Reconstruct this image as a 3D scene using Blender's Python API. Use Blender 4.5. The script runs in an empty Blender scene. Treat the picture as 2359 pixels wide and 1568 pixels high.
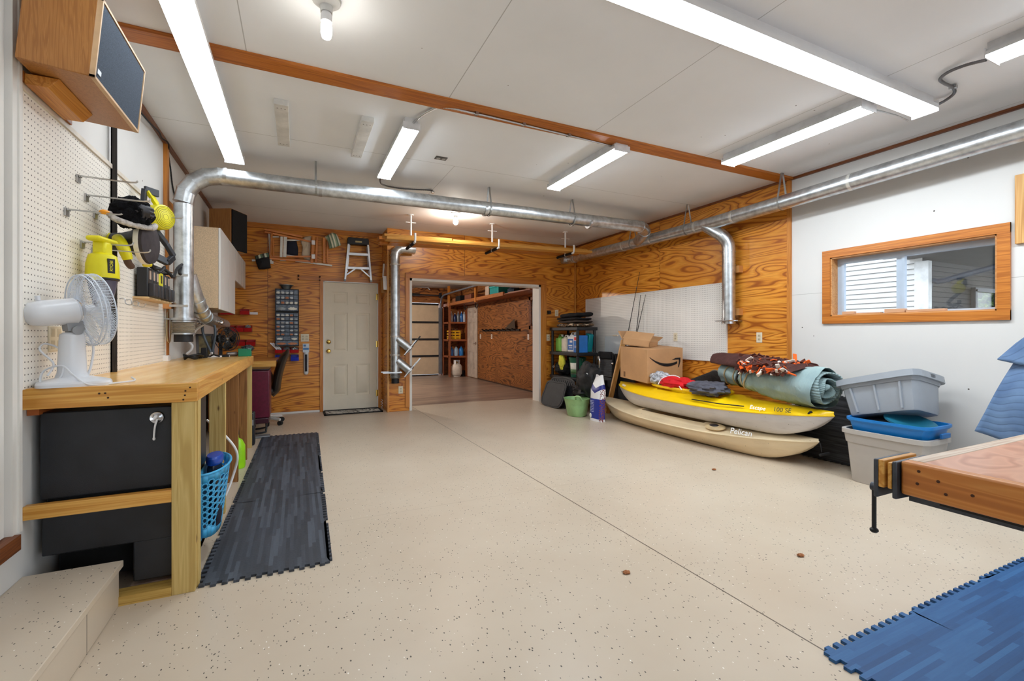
import bpy, math, random
from mathutils import Matrix, Vector, Euler, noise
random.seed(7)
scene = bpy.context.scene
COL = scene.collection
# ---------------------------------------------------------------- camera (16 mm lens, 1.2 m above the floor)
TH = math.atan(494.5/1050)
cam_data = bpy.data.cameras.new('camera'); cam = bpy.data.objects.new('camera', cam_data); COL.objects.link(cam)
cam_data.sensor_width = 36; cam_data.lens = 36*1050/2359; cam_data.shift_y = -13/2359; cam_data.clip_start = .05
cam.location = (0, 0, 1.2); cam.rotation_euler = (math.pi/2, 0, -TH); scene.camera = cam
# ---------------------------------------------------------------- daylight, exposure
world = bpy.data.worlds.new('sky'); scene.world = world; world.use_nodes = True
wn = world.node_tree.nodes['Background']; wn.inputs[0].default_value = (.78, .89, 1, 1); wn.inputs[1].default_value = 2.1
vs = scene.view_settings
vs.view_transform = 'Standard'; vs.look = 'None'; vs.gamma = 1; vs.exposure = 0.62; vs.use_curve_mapping = False
scene.cycles.max_bounces = 8; scene.cycles.diffuse_bounces = 5; scene.cycles.glossy_bounces = 4
scene.cycles.transmission_bounces = 6; scene.cycles.transparent_max_bounces = 10
scene.cycles.sample_clamp_indirect = 6; scene.cycles.caustics_reflective = False; scene.cycles.caustics_refractive = False
L_BIG, L_LED, L_BULB = 7.0, 36.0, 110.0      # what the lamp lenses give off
# ---------------------------------------------------------------- colours and materials
def lin(c): c /= 255; return c/12.92 if c <= .04045 else ((c+.055)/1.055)**2.4
def C(r, g, b): return (lin(r), lin(g), lin(b), 1)
class NT:
    def __init__(s, name):
        s.m = bpy.data.materials.new(name); s.m.use_nodes = True; s.t = s.m.node_tree; s.n = s.t.nodes; s.b = s.n['Principled BSDF']
    def new(s, typ, **k):
        n = s.n.new(typ)
        for a, v in k.items(): setattr(n, a, v)
        return n
    def put(s, x, sock):
        if hasattr(x, 'is_output'): s.t.links.new(x, sock)
        elif isinstance(x, tuple) and len(x) == 3 and sock.type == 'RGBA': sock.default_value = (*x, 1)
        else: sock.default_value = x
    def math(s, op, a, b=0.0, c=0.0):
        n = s.new('ShaderNodeMath', operation=op)
        s.put(a, n.inputs[0]); s.put(b, n.inputs[1])
        if op in ('MULTIPLY_ADD', 'COMPARE', 'SMOOTH_MIN'): s.put(c, n.inputs[2])
        return n.outputs[0]
    def pos(s, kind='Object'):
        if kind == 'World': return s.new('ShaderNodeNewGeometry').outputs['Position']
        return s.new('ShaderNodeTexCoord').outputs[kind]
    def xyz(s, v): n = s.new('ShaderNodeSeparateXYZ'); s.put(v, n.inputs[0]); return n.outputs
    def vec(s, x=0., y=0., z=0.):
        n = s.new('ShaderNodeCombineXYZ')
        for i, a in enumerate((x, y, z)): s.put(a, n.inputs[i])
        return n.outputs[0]
    def map(s, v, scale=(1, 1, 1), rot=(0, 0, 0), loc=(0, 0, 0)):
        n = s.new('ShaderNodeMapping'); s.put(v, n.inputs[0]); n.inputs[1].default_value = loc; n.inputs[2].default_value = rot; n.inputs[3].default_value = scale
        return n.outputs[0]
    def noise(s, v, scale=5., detail=2., rough=.5, dist=0.):
        n = s.new('ShaderNodeTexNoise'); s.put(v, n.inputs['Vector'])
        for k, a in (('Scale', scale), ('Detail', detail), ('Roughness', rough), ('Distortion', dist)): n.inputs[k].default_value = a
        return n.outputs[0]
    def voro(s, v, scale, out='Distance', feat='F1', rnd=1.):
        n = s.new('ShaderNodeTexVoronoi', feature=feat); s.put(v, n.inputs['Vector']); n.inputs['Scale'].default_value = scale; n.inputs['Randomness'].default_value = rnd
        return n.outputs[out]
    def ramp(s, f, stops, interp='LINEAR'):
        n = s.new('ShaderNodeValToRGB'); n.color_ramp.interpolation = interp; e = n.color_ramp.elements
        while len(e) < len(stops): e.new(.5)
        for i, (p, c) in enumerate(stops): e[i].position = p; e[i].color = c if isinstance(c, tuple) else (c, c, c, 1)
        s.put(f, n.inputs[0]); return n.outputs[0]
    def mix(s, f, a, b, mode='MIX'):
        n = s.new('ShaderNodeMix', data_type='RGBA', blend_type=mode); s.put(f, n.inputs[0]); s.put(a, n.inputs[6]); s.put(b, n.inputs[7]); return n.outputs[2]
    def bump(s, h, st=.3, d=.01):
        n = s.new('ShaderNodeBump'); n.inputs['Strength'].default_value = st; n.inputs['Distance'].default_value = d; s.put(h, n.inputs['Height']); s.t.links.new(n.outputs[0], s.b.inputs['Normal'])
    def fin(s, col=None, rough=.5, metal=0., spec=.5, **k):
        if col is not None: s.put(col, s.b.inputs['Base Color'])
        s.put(rough, s.b.inputs['Roughness']); s.b.inputs['Metallic'].default_value = metal; s.b.inputs['Specular IOR Level'].default_value = spec
        for a, v in k.items(): s.b.inputs[a.replace('_', ' ')].default_value = v
        return s.m
MATS = {}
def mat(rgb, rough=.5, metal=0., spec=.5, var=.08, scale=6., bump=0., bscale=40.):
    key = (rgb, rough, metal, spec, var, scale, bump, bscale)
    if key in MATS: return MATS[key]
    t = NT('finish_%d_%d_%d' % rgb); p = t.pos()
    a = tuple(max(0, min(255, c*(1-var))) for c in rgb); b = tuple(min(255, c*(1+var)) for c in rgb)
    col = t.ramp(t.noise(p, scale, 4, .6), [(.3, C(*a)), (.7, C(*b))])
    if bump: t.bump(t.noise(p, bscale, 3), bump, .01)
    MATS[key] = t.fin(col, rough, metal, spec); return MATS[key]
def glow(rgb, st, ribs=0):
    t = NT('lamp_lens'); t.fin(C(240, 240, 240), .4)
    f = t.ramp(t.noise(t.map(t.pos(), (3, 3, 1)), 4, 2), [(.3, tuple(c*.82 for c in rgb)+(1,)), (.7, rgb+(1,))]) if ribs else rgb+(1,)
    t.put(f, t.b.inputs['Emission Color']); t.b.inputs['Emission Strength'].default_value = st; return t.m
def lumber(name, a, b, d, axis='x', scale=1., rough=.45, knots=True, kind='Object', spec=.5):
    """sawn board: long grain along one axis, a few knots"""
    t = NT(name); p = t.pos(kind)
    s = {'x': (.8, 19, 19), 'y': (19, .8, 19), 'z': (19, 19, .8)}[axis]; s = tuple(q*scale for q in s)
    n = t.noise(t.map(p, s), 1., 3, .55, .6); w = t.math('SINE', t.math('MULTIPLY', n, 34.))
    col = t.ramp(t.math('MULTIPLY_ADD', w, .5, .5), [(.0, C(*[(p+q)/2 for p, q in zip(a, d)])), (.35, C(*a)), (.75, C(*b)), (1, C(*a))])
    col = t.mix(t.math('MULTIPLY', t.noise(t.map(p, tuple(q*7 for q in s)), 1., 2), .5), col, C(*d))
    if knots:
        k = {'x': (3.2, 9, 9), 'y': (9, 3.2, 9), 'z': (9, 9, 3.2)}[axis]
        vd = t.voro(t.map(p, tuple(q*scale*1.5 for q in k)), 1.); col = t.mix(t.ramp(vd, [(.05, .85), (.09, 0.)]), col, C(80, 40, 15))
    t.bump(n, .12, .004); return t.fin(col, rough, 0, spec)
def plywood(name, a, b, d, k=1., off=0., rough=.33, rings=24., seam=2.44, zs=1.22):
    """rotary-cut fir plywood on a wall: cathedral grain, sheet seams"""
    t = NT(name); x, y, z = t.xyz(t.pos('World')); h = t.math('ADD', t.math('ADD', x, y), off)
    sid = t.math('ADD', t.math('FLOOR', t.math('DIVIDE', h, seam)), t.math('MULTIPLY', t.math('FLOOR', t.math('DIVIDE', z, zs)), 7.))
    v = t.vec(t.math('MULTIPLY', h, .42*k), t.math('MULTIPLY', z, 2.3*k), t.math('MULTIPLY', sid, 3.7))
    n = t.noise(v, 1., 2.2, .5, .55)
    w = t.math('MULTIPLY_ADD', t.math('SINE', t.math('MULTIPLY', n, 2*math.pi*rings)), .5, .5)
    col = t.ramp(w, [(.0, C(*a)), (.5, C(*b)), (.8, C(*b)), (1., C(*d))])
    fine = t.noise(t.vec(t.math('MULTIPLY', h, 5.), t.math('MULTIPLY', z, 120.), sid), 1., 2)
    col = t.mix(t.ramp(fine, [(.45, 0.), (.75, .45)]), col, C(*d))
    big = t.noise(t.vec(h, z, sid), 1.3, 2); col = t.mix(t.ramp(big, [(.4, 0.), (.7, .35)]), col, C(*d))
    for q, per in ((h, seam), (z, zs)):
        fr = t.math('ABSOLUTE', t.math('SUBTRACT', t.math('FRACT', t.math('ADD', t.math('DIVIDE', q, per), .5)), .5))
        col = t.mix(t.math('MULTIPLY', t.math('LESS_THAN', fr, .0016), .7), col, C(70, 34, 12))
    t.bump(w, .05, .003); return t.fin(col, rough, 0, .45)
def pegboard(name, rgb, u='y'):
    t = NT(name); x, y, z = t.xyz(t.pos('World')); q = y if u == 'y' else x
    a = t.math('SUBTRACT', t.math('FRACT', t.math('DIVIDE', q, .0262)), .5); b = t.math('SUBTRACT', t.math('FRACT', t.math('DIVIDE', z, .0262)), .5)
    r = t.math('SQRT', t.math('ADD', t.math('MULTIPLY', a, a), t.math('MULTIPLY', b, b)))
    hole = t.math('LESS_THAN', r, .125); n = t.noise(t.pos('World'), 3, 3)
    col = t.mix(hole, t.ramp(n, [(.3, C(*[c-7 for c in rgb])), (.7, C(*rgb))]), C(35, 28, 22)); t.bump(t.math('SUBTRACT', 1., hole), .6, .004)
    return t.fin(col, .55)
# ---------------------------------------------------------------- mesh building
class MB:
    """collects boxes, bars, tubes, turned shapes ... into ONE mesh"""
    def __init__(s): s.v = []; s.f = []
    def add(s, vs, fs):
        o = len(s.v); s.v += [Vector(q) for q in vs]; s.f += [tuple(i+o for i in f) for f in fs]; return s
    def box(s, x0, x1, y0, y1, z0, z1, M=None):
        vs = [Vector((x, y, z)) for z in (z0, z1) for y in (y0, y1) for x in (x0, x1)]
        if M is not None: vs = [M @ q for q in vs]
        return s.add(vs, [(0, 2, 3, 1), (4, 5, 7, 6), (0, 1, 5, 4), (2, 6, 7, 3), (0, 4, 6, 2), (1, 3, 7, 5)])
    def cube(s, c, size, M=None):
        h = [q/2 for q in size]; T = Matrix.Translation(c) @ (M if M is not None else Matrix())
        return s.box(-h[0], h[0], -h[1], h[1], -h[2], h[2], T)
    def bar(s, p0, p1, w, h, up=(0, 0, 1)):
        p0, p1 = Vector(p0), Vector(p1); d = (p1-p0).normalized(); up = Vector(up)
        if abs(d.dot(up)) > .98: up = Vector((0, 1, 0)) if abs(d.y) < .9 else Vector((1, 0, 0))
        a = d.cross(up).normalized()*w/2; b = a.cross(d).normalized()*h/2
        return s.add([p0-a-b, p0+a-b, p0+a+b, p0-a+b, p1-a-b, p1+a-b, p1+a+b, p1-a+b], [(3, 2, 1, 0), (4, 5, 6, 7), (0, 1, 5, 4), (1, 2, 6, 5), (2, 3, 7, 6), (3, 0, 4, 7)])
    def tube(s, pts, r, n=10, closed=False, caps=True):
        P = [Vector(p) for p in pts]; R = r if isinstance(r, (list, tuple)) else [r]*len(P); m = len(P); o = []; u = None
        for i, p in enumerate(P):
            if closed: d = P[(i+1) % m]-P[i-1]
            else: d = P[min(i+1, m-1)]-P[max(i-1, 0)]
            d = d.normalized() if d.length > 1e-9 else Vector((0, 0, 1))
            if u is None: u = d.orthogonal().normalized()
            u = u-d*u.dot(d); u = u.normalized() if u.length > 1e-6 else d.orthogonal().normalized(); w = d.cross(u)
            o += [p+(u*math.cos(2*math.pi*k/n)+w*math.sin(2*math.pi*k/n))*R[i] for k in range(n)]
        f = []
        for i in range(m if closed else m-1):
            a, b = i*n, ((i+1) % m)*n
            f += [(a+k, a+(k+1) % n, b+(k+1) % n, b+k) for k in range(n)]
        if caps and not closed: f += [tuple(range(n-1, -1, -1)), tuple((m-1)*n+k for k in range(n))]
        return s.add(o, f)
    def cyl(s, p0, p1, r, n=16, r2=None): return s.tube([p0, p1], [r, r if r2 is None else r2], n)
    def lathe(s, prof, M=None, n=24, sx=1., sy=1., a0=0., a1=2*math.pi):
        full = abs(a1-a0-2*math.pi) < 1e-6; k = n if full else n+1; o = []
        for r, z in prof: o += [Vector((r*math.cos(a0+(a1-a0)*i/n)*sx, r*math.sin(a0+(a1-a0)*i/n)*sy, z)) for i in range(k)]
        if M is not None: o = [M @ q for q in o]
        f = []
        for j in range(len(prof)-1):
            for i in range(n): i2 = (i+1) % k; f.append((j*k+i, j*k+i2, (j+1)*k+i2, (j+1)*k+i))
        if full and prof[0][0] > 1e-6: f.append(tuple(range(k-1, -1, -1)))
        if full and prof[-1][0] > 1e-6: f.append(tuple((len(prof)-1)*k+i for i in range(k)))
        return s.add(o, f)
    def prism(s, poly, d, M=None, d0=0.):
        n = len(poly); o = [Vector((a, b, d0)) for a, b in poly]+[Vector((a, b, d0+d)) for a, b in poly]
        if M is not None: o = [M @ q for q in o]
        return s.add(o, [tuple(range(n-1, -1, -1)), tuple(range(n, 2*n))]+[(i, (i+1) % n, n+(i+1) % n, n+i) for i in range(n)])
    def grid(s, fn, nu, nv, cu=False, cv=False):
        o = [Vector(fn(i/(nu if cu else nu-1), j/(nv if cv else nv-1))) for i in range(nu) for j in range(nv)]; f = []
        for i in range(nu if cu else nu-1):
            for j in range(nv if cv else nv-1):
                i2, j2 = (i+1) % nu, (j+1) % nv; f.append((i*nv+j, i2*nv+j, i2*nv+j2, i*nv+j2))
        return s.add(o, f)
    def ell(s, c, r, M=None, n=16):
        T = Matrix.Translation(c) @ (M if M is not None else Matrix()) @ Matrix.Diagonal((*r, 1))
        return s.lathe([(max(1e-4, math.sin(math.pi*i/(n//2))), -math.cos(math.pi*i/(n//2))) for i in range(n//2+1)], T, n)
    def blob(s, c, r, amp=.25, fr=3., seed=0, M=None, n=24, flat=None):
        """lumpy cloth-like heap"""
        T = (M if M is not None else Matrix()); c = Vector(c)
        def fn(u, v):
            a, b = 2*math.pi*u, math.pi*v; d = Vector((math.cos(a)*math.sin(b), math.sin(a)*math.sin(b), math.cos(b)))
            k = 1+amp*noise.noise(d*fr+Vector((seed*7.3, seed, 0)))+amp*.5*abs(noise.noise(d*fr*2.3+Vector((seed, 3, 1))))
            q = Vector((d.x*r[0]*k, d.y*r[1]*k, d.z*r[2]*k))
            if flat is not None: q.z = max(q.z, flat)
            return c+T @ q
        return s.grid(fn, n, n//2+2, True)
    def xf(s, M): s.v = [M @ q for q in s.v]; return s
    def wobble(s, amp, fr, seed=0):
        s.v = [q+noise.noise_vector(q*fr+Vector((seed*5.1, 0, 0)))*amp for q in s.v]; return s
    def mesh(s, name, m, sharp=38, smooth=True):
        me = bpy.data.meshes.new(name); me.from_pydata([tuple(q) for q in s.v], [], s.f); me.validate(); me.update()
        if m is not None: me.materials.append(m)
        if smooth and len(me.polygons): me.shade_smooth(); me.set_sharp_from_angle(angle=math.radians(sharp))
        return me
def link(name, mb, m, parent=None, bev=0., sub=0, solid=0., sharp=38):
    o = bpy.data.objects.new(name, mb.mesh(name, m, sharp)); COL.objects.link(o)
    if parent is not None: o.parent = parent
    if solid: md = o.modifiers.new('thickness', 'SOLIDIFY'); md.thickness = solid; md.offset = 0
    if bev: md = o.modifiers.new('round', 'BEVEL'); md.width = bev; md.segments = 2; md.limit_method = 'ANGLE'; md.angle_limit = math.radians(50); md.harden_normals = False
    if sub: md = o.modifiers.new('smooth', 'SUBSURF'); md.levels = sub; md.render_levels = sub
    return o
def kids(o): return [c for c in bpy.data.objects if c.parent == o]
def settle(o):
    """put a thing's origin at its base, keeping every part where it stands"""
    ms = []; st = [o]
    while st:
        q = st.pop(); st += kids(q)
        if q.type == 'MESH': ms.append(q)
    pts = [v.co for q in ms for v in q.data.vertices]
    lo = [min(p[i] for p in pts) for i in range(3)]; hi = [max(p[i] for p in pts) for i in range(3)]
    loc = Vector(((lo[0]+hi[0])/2, (lo[1]+hi[1])/2, lo[2]))
    for q in ms: q.data.transform(Matrix.Translation(-loc))
    o.location = loc; return o
class Thing:
    """an Empty that parents its parts"""
    def __init__(s, name, label, cat, group=None):
        s.o = bpy.data.objects.new(name, None); COL.objects.link(s.o); s.o.empty_display_size = .05
        s.o['label'] = label; s.o['category'] = cat
        if group: s.o['group'] = group
    def part(s, name, mb, m, label=None, parent=None, **k):
        o = link(name, mb, m, parent if parent is not None else s.o, **k)
        if label: o['label'] = label
        return o
    def done(s): return settle(s.o)
def solo(name, mb, m, label, cat, group=None, kind=None, **k):
    """a thing that is one mesh"""
    o = link(name, mb, m, None, **k); settle(o); o['label'] = label; o['category'] = cat
    if group: o['group'] = group
    if kind: o['kind'] = kind
    return o
def struct(name, mb, m, parent=None, **k):
    o = link(name, mb, m, parent, **k)
    if parent is None: o['kind'] = 'structure'
    return o
def dup(root, loc=None, label=None, rot=None):
    def cp(q, par):
        c = q.copy(); COL.objects.link(c); c.parent = par
        for ch in kids(q): cp(ch, c)
        return c
    r = cp(root, None)
    if loc is not None: r.location = loc
    if rot is not None: r.rotation_euler = rot
    if label: r['label'] = label
    return r
# points of the room from the survey of the photograph (pinhole geometry of the camera above)
def _ray(u, v):
    a, c, s, k = (u-1179.5)/1050, -(v-771)/1050, math.sin(TH), math.cos(TH); return Vector((s+a*k, k-a*s, c))
def PX(u, v, x): d = _ray(u, v); t = x/d.x; return Vector((x, d.y*t, 1.2+d.z*t))
def PY(u, v, y): d = _ray(u, v); t = y/d.y; return Vector((d.x*t, y, 1.2+d.z*t))
def PZ(u, v, z): d = _ray(u, v); t = (z-1.2)/d.z; return Vector((d.x*t, d.y*t, z))
def arc(c, a, b, a0, a1, n=8): c, a, b = Vector(c), Vector(a), Vector(b); return [c+a*math.cos(a0+(a1-a0)*i/n)+b*math.sin(a0+(a1-a0)*i/n) for i in range(n+1)]
def smooth_path(pts, n=6):
    P = [Vector(p) for p in pts]; o = []
    for i in range(len(P)-1):
        p0, p1, p2, p3 = P[max(i-1, 0)], P[i], P[i+1], P[min(i+2, len(P)-1)]
        for k in range(n):
            t = k/n; o.append(.5*((2*p1)+(p2-p0)*t+(2*p0-5*p1+4*p2-p3)*t*t+(3*p1-p0-3*p2+p3)*t**3))
    return o+[P[-1]]
def RX(a): return Matrix.Rotation(math.radians(a), 4, 'X')
def RY(a): return Matrix.Rotation(math.radians(a), 4, 'Y')
def RZ(a): return Matrix.Rotation(math.radians(a), 4, 'Z')
def TR(*p): return Matrix.Translation(Vector(p if len(p) == 3 else p[0]))
# a frame whose local x, y lie in a wall and z comes out of it into the room
W_LEFT = Matrix(((0, 0, 1, -1.03), (1, 0, 0, 0), (0, 1, 0, 0), (0, 0, 0, 1)))      # local x = +Y, y = up, out = +X
W_BACK = Matrix(((1, 0, 0, 0), (0, 0, -1, 7.72), (0, 1, 0, 0), (0, 0, 0, 1)))      # local x = +X, y = up, out = -Y
W_OPEN = Matrix(((1, 0, 0, 0), (0, 0, -1, 7.23), (0, 1, 0, 0), (0, 0, 0, 1)))
W_RIGHT = Matrix(((0, 0, -1, 4.74), (-1, 0, 0, 0), (0, 1, 0, 0), (0, 0, 0, 1)))    # local x = -Y, y = up, out = -X
def text(s, size, M, m, name='lettering', parent=None, ext=.0006, sx=1., align='CENTER'):
    cu = bpy.data.curves.new(name, 'FONT'); cu.body = s; cu.size = size; cu.extrude = ext; cu.align_x = align; cu.align_y = 'CENTER'
    tmp = bpy.data.objects.new(name, cu); COL.objects.link(tmp); bpy.context.view_layer.update()
    me = bpy.data.meshes.new_from_object(tmp.evaluated_get(bpy.context.evaluated_depsgraph_get())); bpy.data.objects.remove(tmp)
    me.transform(M @ Matrix.Diagonal((sx, 1, 1, 1))); me.materials.clear(); me.materials.append(m); me.name = name
    o = bpy.data.objects.new(name, me); COL.objects.link(o); o.parent = parent; return o
# ---------------------------------------------------------------- shared finishes
PLY = plywood('fir_plywood', (232, 160, 62), (218, 140, 46), (158, 84, 24))
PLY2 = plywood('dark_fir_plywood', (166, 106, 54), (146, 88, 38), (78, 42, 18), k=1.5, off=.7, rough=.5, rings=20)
TRIM_Z = lumber('stained_trim_upright', (204, 130, 52), (218, 146, 64), (160, 92, 30), 'z', .8, .35, False)
TRIM_X = lumber('stained_trim_across', (198, 122, 46), (212, 138, 58), (152, 86, 28), 'x', .8, .35, False)
TRIM_Y = lumber('stained_trim_along', (204, 130, 52), (218, 146, 64), (160, 92, 30), 'y', .8, .35, False)
DARKTRIM = lumber('dark_trim', (122, 64, 22), (138, 76, 28), (84, 40, 12), 'y', .8, .4, False)
PINE_X = lumber('pine_across', (222, 165, 78), (236, 186, 102), (184, 118, 42), 'x', .6, .35)
PINE_Y = lumber('pine_along', (222, 165, 80), (236, 188, 104), (184, 118, 44), 'y', .6, .35)
TREAT_Z = lumber('treated_post', (204, 176, 108), (216, 190, 124), (170, 138, 72), 'z', .7, .6)
BROWN_Z = lumber('brown_post', (150, 100, 48), (168, 116, 60), (96, 56, 20), 'z', .8, .6)
GALV = mat((196, 200, 203), .33, .95, .5, .12, 16., .04, 14.)
STEEL = mat((190, 192, 194), .3, 1., .5, .06, 12.)
CHROME = mat((225, 225, 228), .12, 1., .5, .02)
BRASS = mat((200, 165, 85), .22, 1., .5, .04)
BLACK = mat((24, 24, 27), .5, 0, .4, .15)
BLACKM = mat((20, 20, 22), .75, 0, .3, .2, 12., .2)
WHITEP = mat((236, 236, 238), .35, 0, .5, .02)
IVORY = mat((226, 214, 188), .45, 0, .4, .03)
CREAM = mat((224, 213, 192), .5, 0, .4, .03, 2.)
RED = mat((170, 14, 22), .35, 0, .5, .06)
BLUE = mat((22, 48, 170), .35, 0, .5, .06)
YEL = mat((226, 216, 22), .4, 0, .5, .04)
GREY = mat((150, 152, 156), .45, 0, .4, .04)
# ================================================================ THE SETTING
def floor_mat():
    t = NT('painted_floor'); p = t.pos('World'); x, y, z = t.xyz(p)
    base = t.ramp(t.noise(p, 1.3, 4, .6), [(.3, C(191, 175, 155)), (.7, C(200, 186, 167))])
    
    flat = t.map(p, (1, 1, 0)); wob = t.map(p, (1.6, 1, 0), (0, 0, .6))
    clump = t.ramp(t.noise(p, 1.9, 4, .7), [(.42, .0), (.72, 1.)])
    for sc, lo, hi, colr in ((64., .895, .68, (30, 27, 26)), (84., .98, .98, (246, 242, 236))):
        d = t.voro(wob, sc); cr_, cg_, cb_ = t.xyz(t.voro(wob, sc, 'Color'))
        m = t.math('MULTIPLY', t.math('LESS_THAN', d, t.math('MULTIPLY_ADD', cg_, .2, .13)), t.math('GREATER_THAN', cr_, t.math('MULTIPLY_ADD', clump, hi-lo, lo)))
        base = t.mix(t.math('MULTIPLY', m, .9), base, C(*colr))
    jx = t.math('ABSOLUTE', t.math('SUBTRACT', x, t.math('MULTIPLY_ADD', y, -.0123, 1.825)))
    base = t.mix(t.math('MULTIPLY', t.math('LESS_THAN', jx, .0035), .85), base, C(60, 48, 40))
    jy = t.math('ABSOLUTE', t.math('SUBTRACT', y, 3.12)); base = t.mix(t.math('MULTIPLY', t.math('LESS_THAN', jy, .003), .22), base, C(120, 104, 88))
    # bare worn concrete with tyre marks in the far garage
    far = t.ramp(t.noise(t.map(p, (.55, 2.6, 1)), 1.6, 5, .65, .5), [(.3, C(98, 84, 80)), (.5, C(146, 126, 112)), (.72, C(172, 152, 134))])
    wob2 = t.math('MULTIPLY_ADD', t.noise(p, 1.4, 2), .12, 7.62); base = t.mix(t.math('GREATER_THAN', y, wob2), base, far)
    return t.fin(base, .31, 0, .32)
FLOOR = floor_mat()
def ceil_mat():
    t = NT('ceiling_board'); p = t.pos('World'); x, y, z = t.xyz(p)
    col = t.ramp(t.noise(p, 1.5, 4), [(.3, C(233, 236, 240)), (.7, C(239, 242, 246))])
    near = t.math('LESS_THAN', y, 3.1)
    fx = t.math('ABSOLUTE', t.math('SUBTRACT', t.math('FRACT', t.math('ADD', t.math('DIVIDE', t.math('ADD', x, .27), 1.232), .5)), .5))
    col = t.mix(t.math('MULTIPLY', t.math('MULTIPLY', t.math('LESS_THAN', fx, .0022), near), .5), col, C(110, 108, 106))
    for yy in (4.3, 5.52, 6.74):
        m = t.math('LESS_THAN', t.math('ABSOLUTE', t.math('SUBTRACT', y, yy)), .0026); col = t.mix(t.math('MULTIPLY', m, .5), col, C(115, 112, 110))
    fx2 = t.math('LESS_THAN', t.math('ABSOLUTE', t.math('SUBTRACT', x, 1.4)), .0026); b = t.math('MULTIPLY', t.math('GREATER_THAN', y, 4.3), t.math('LESS_THAN', y, 5.52))
    col = t.mix(t.math('MULTIPLY', t.math('MULTIPLY', fx2, b), .5), col, C(115, 112, 110))
    d = t.voro(p, 4.5); cid = t.xyz(t.voro(p, 4.5, 'Color'))[0]
    col = t.mix(t.math('MULTIPLY', t.math('LESS_THAN', d, .025), t.math('GREATER_THAN', cid, .45)), col, C(96, 90, 86))
    return t.fin(col, .7, 0, .2)
CEIL = ceil_mat()
def whitewall():
    t = NT('white_wall_board'); p = t.pos('World'); x, y, z = t.xyz(p)
    col = t.ramp(t.noise(p, 1.2, 4), [(.3, C(213, 211, 208)), (.7, C(220, 218, 215))])
    m = t.math('LESS_THAN', t.math('ABSOLUTE', t.math('SUBTRACT', z, 1.62)), .002); col = t.mix(t.math('MULTIPLY', m, .5), col, C(120, 116, 112))
    d = t.voro(p, 5.); cid = t.xyz(t.voro(p, 5., 'Color'))[0]
    col = t.mix(t.math('MULTIPLY', t.math('LESS_THAN', d, .03), t.math('GREATER_THAN', cid, .4)), col, C(70, 62, 58))
    return t.fin(col, .55, 0, .3)
WWALL = whitewall()
PAINT = mat((226, 223, 218), .5, 0, .3, .02, 2.)
struct('floor', MB().box(-1.2, 5., -2.6, 14.2, -.12, 0), FLOOR)
struct('ground', MB().box(-14, 24, -16, 15, -.3, -.13), mat((140, 138, 132), .9, 0, .2, .2, 2.))
struct('ceiling', MB().box(-1.2, 4.95, -2.6, 7.9, 2.86, 3.0), CEIL)
# left wall: the house door, white board, plywood nowhere
struct('wall_left', MB().box(-1.2, -1.03, -2.6, 7.9, -.01, 2.87), WWALL)
struct('wall_back', MB().box(-1.2, .365, 7.72, 7.9, -.01, 2.87).box(1.2, 1.3, 7.72, 7.9, -.01, 2.87).box(.365, 1.2, 7.72, 7.9, 2.045, 2.87), PLY)
struct('baseboard_back', MB().box(-1.02, .318, 7.712, 7.722, .0, .03), PAINT)
w = MB().box(1.265, 1.606, 7.23, 7.45, 0, 2.87).box(3.972, 4.76, 7.23, 7.45, 0, 2.87).box(1.606, 3.972, 7.23, 7.45, 2.1, 2.87).box(1.265, 1.45, 7.45, 7.9, 0, 2.87)
struct('wall_opening', w, PLY)
struct('trim_1', MB().box(1.262, 1.288, 7.205, 7.232, 0, 2.5), lumber('pale_corner_trim', (222, 160, 84), (236, 180, 104), (190, 122, 50), 'z', .8, .4, False))
# cased opening: white jamb and stained casing
struct('trim_2', MB().box(1.606, 1.645, 7.215, 7.46, 0, 2.1).box(3.935, 3.972, 7.215, 7.46, 0, 2.1).box(1.606, 3.972, 7.215, 7.46, 2.06, 2.1), PAINT)
struct('trim_3', MB().box(1.54, 1.606, 7.205, 7.232, .06, 2.1).box(3.972, 4.085, 7.205, 7.232, 0, 2.1), TRIM_Z)
struct('trim_4', MB().box(1.54, 4.085, 7.204, 7.232, 2.1, 2.18), TRIM_X)
struct('trim_5', MB().box(4.69, 4.715, 7.205, 7.232, 0, 2.86), lumber('pale_corner_trim_2', (214, 146, 66), (228, 164, 84), (176, 106, 36), 'z', .8, .4, False))
# right wall with the window hole, fir plywood over its far half
def hole_wall(x0, x1, y0, y1, z0, z1, hy0, hy1, hz0, hz1):
    return MB().box(x0, x1, y0, hy0, z0, z1).box(x0, x1, hy1, y1, z0, z1).box(x0, x1, hy0, hy1, z0, hz0).box(x0, x1, hy0, hy1, hz1, z1)
wr = struct('wall_right', hole_wall(4.74, 4.9, -2.6, 7.3, -.01, 2.87, 1.537, 2.715, 1.382, 1.954), WWALL)
struct('plywood_sheet', MB().box(4.727, 4.741, 3.14, 7.232, 0, 2.86), PLY, wr)
struct('trim_6', MB().box(4.715, 4.742, 3.105, 3.145, 0, 2.84), TRIM_Z)
struct('trim_7', MB().box(4.715, 4.742, -2.6, 7.22, 2.835, 2.861), DARKTRIM)
struct('trim_8', MB().box(-1.032, -1.005, -2.6, 7.72, 2.825, 2.861), DARKTRIM)
struct('trim_9', MB().box(-1.02, 1.27, 7.7, 7.722, 2.79, 2.861), TRIM_X)
struct('trim_10', MB().box(-1.03, 4.74, 3.075, 3.215, 2.838, 2.862), lumber('ceiling_board_trim', (192, 112, 38), (206, 128, 50), (140, 74, 22), 'x', .9, .4, False))
struct('trim_11', MB().box(-1.032, -1.0, 4.76, 4.82, .97, 2.825), TRIM_Z)
struct('trim_12', MB().box(-1.032, -1.0, 4.82, 5.1, 2.3, 2.36), TRIM_Y)
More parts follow.
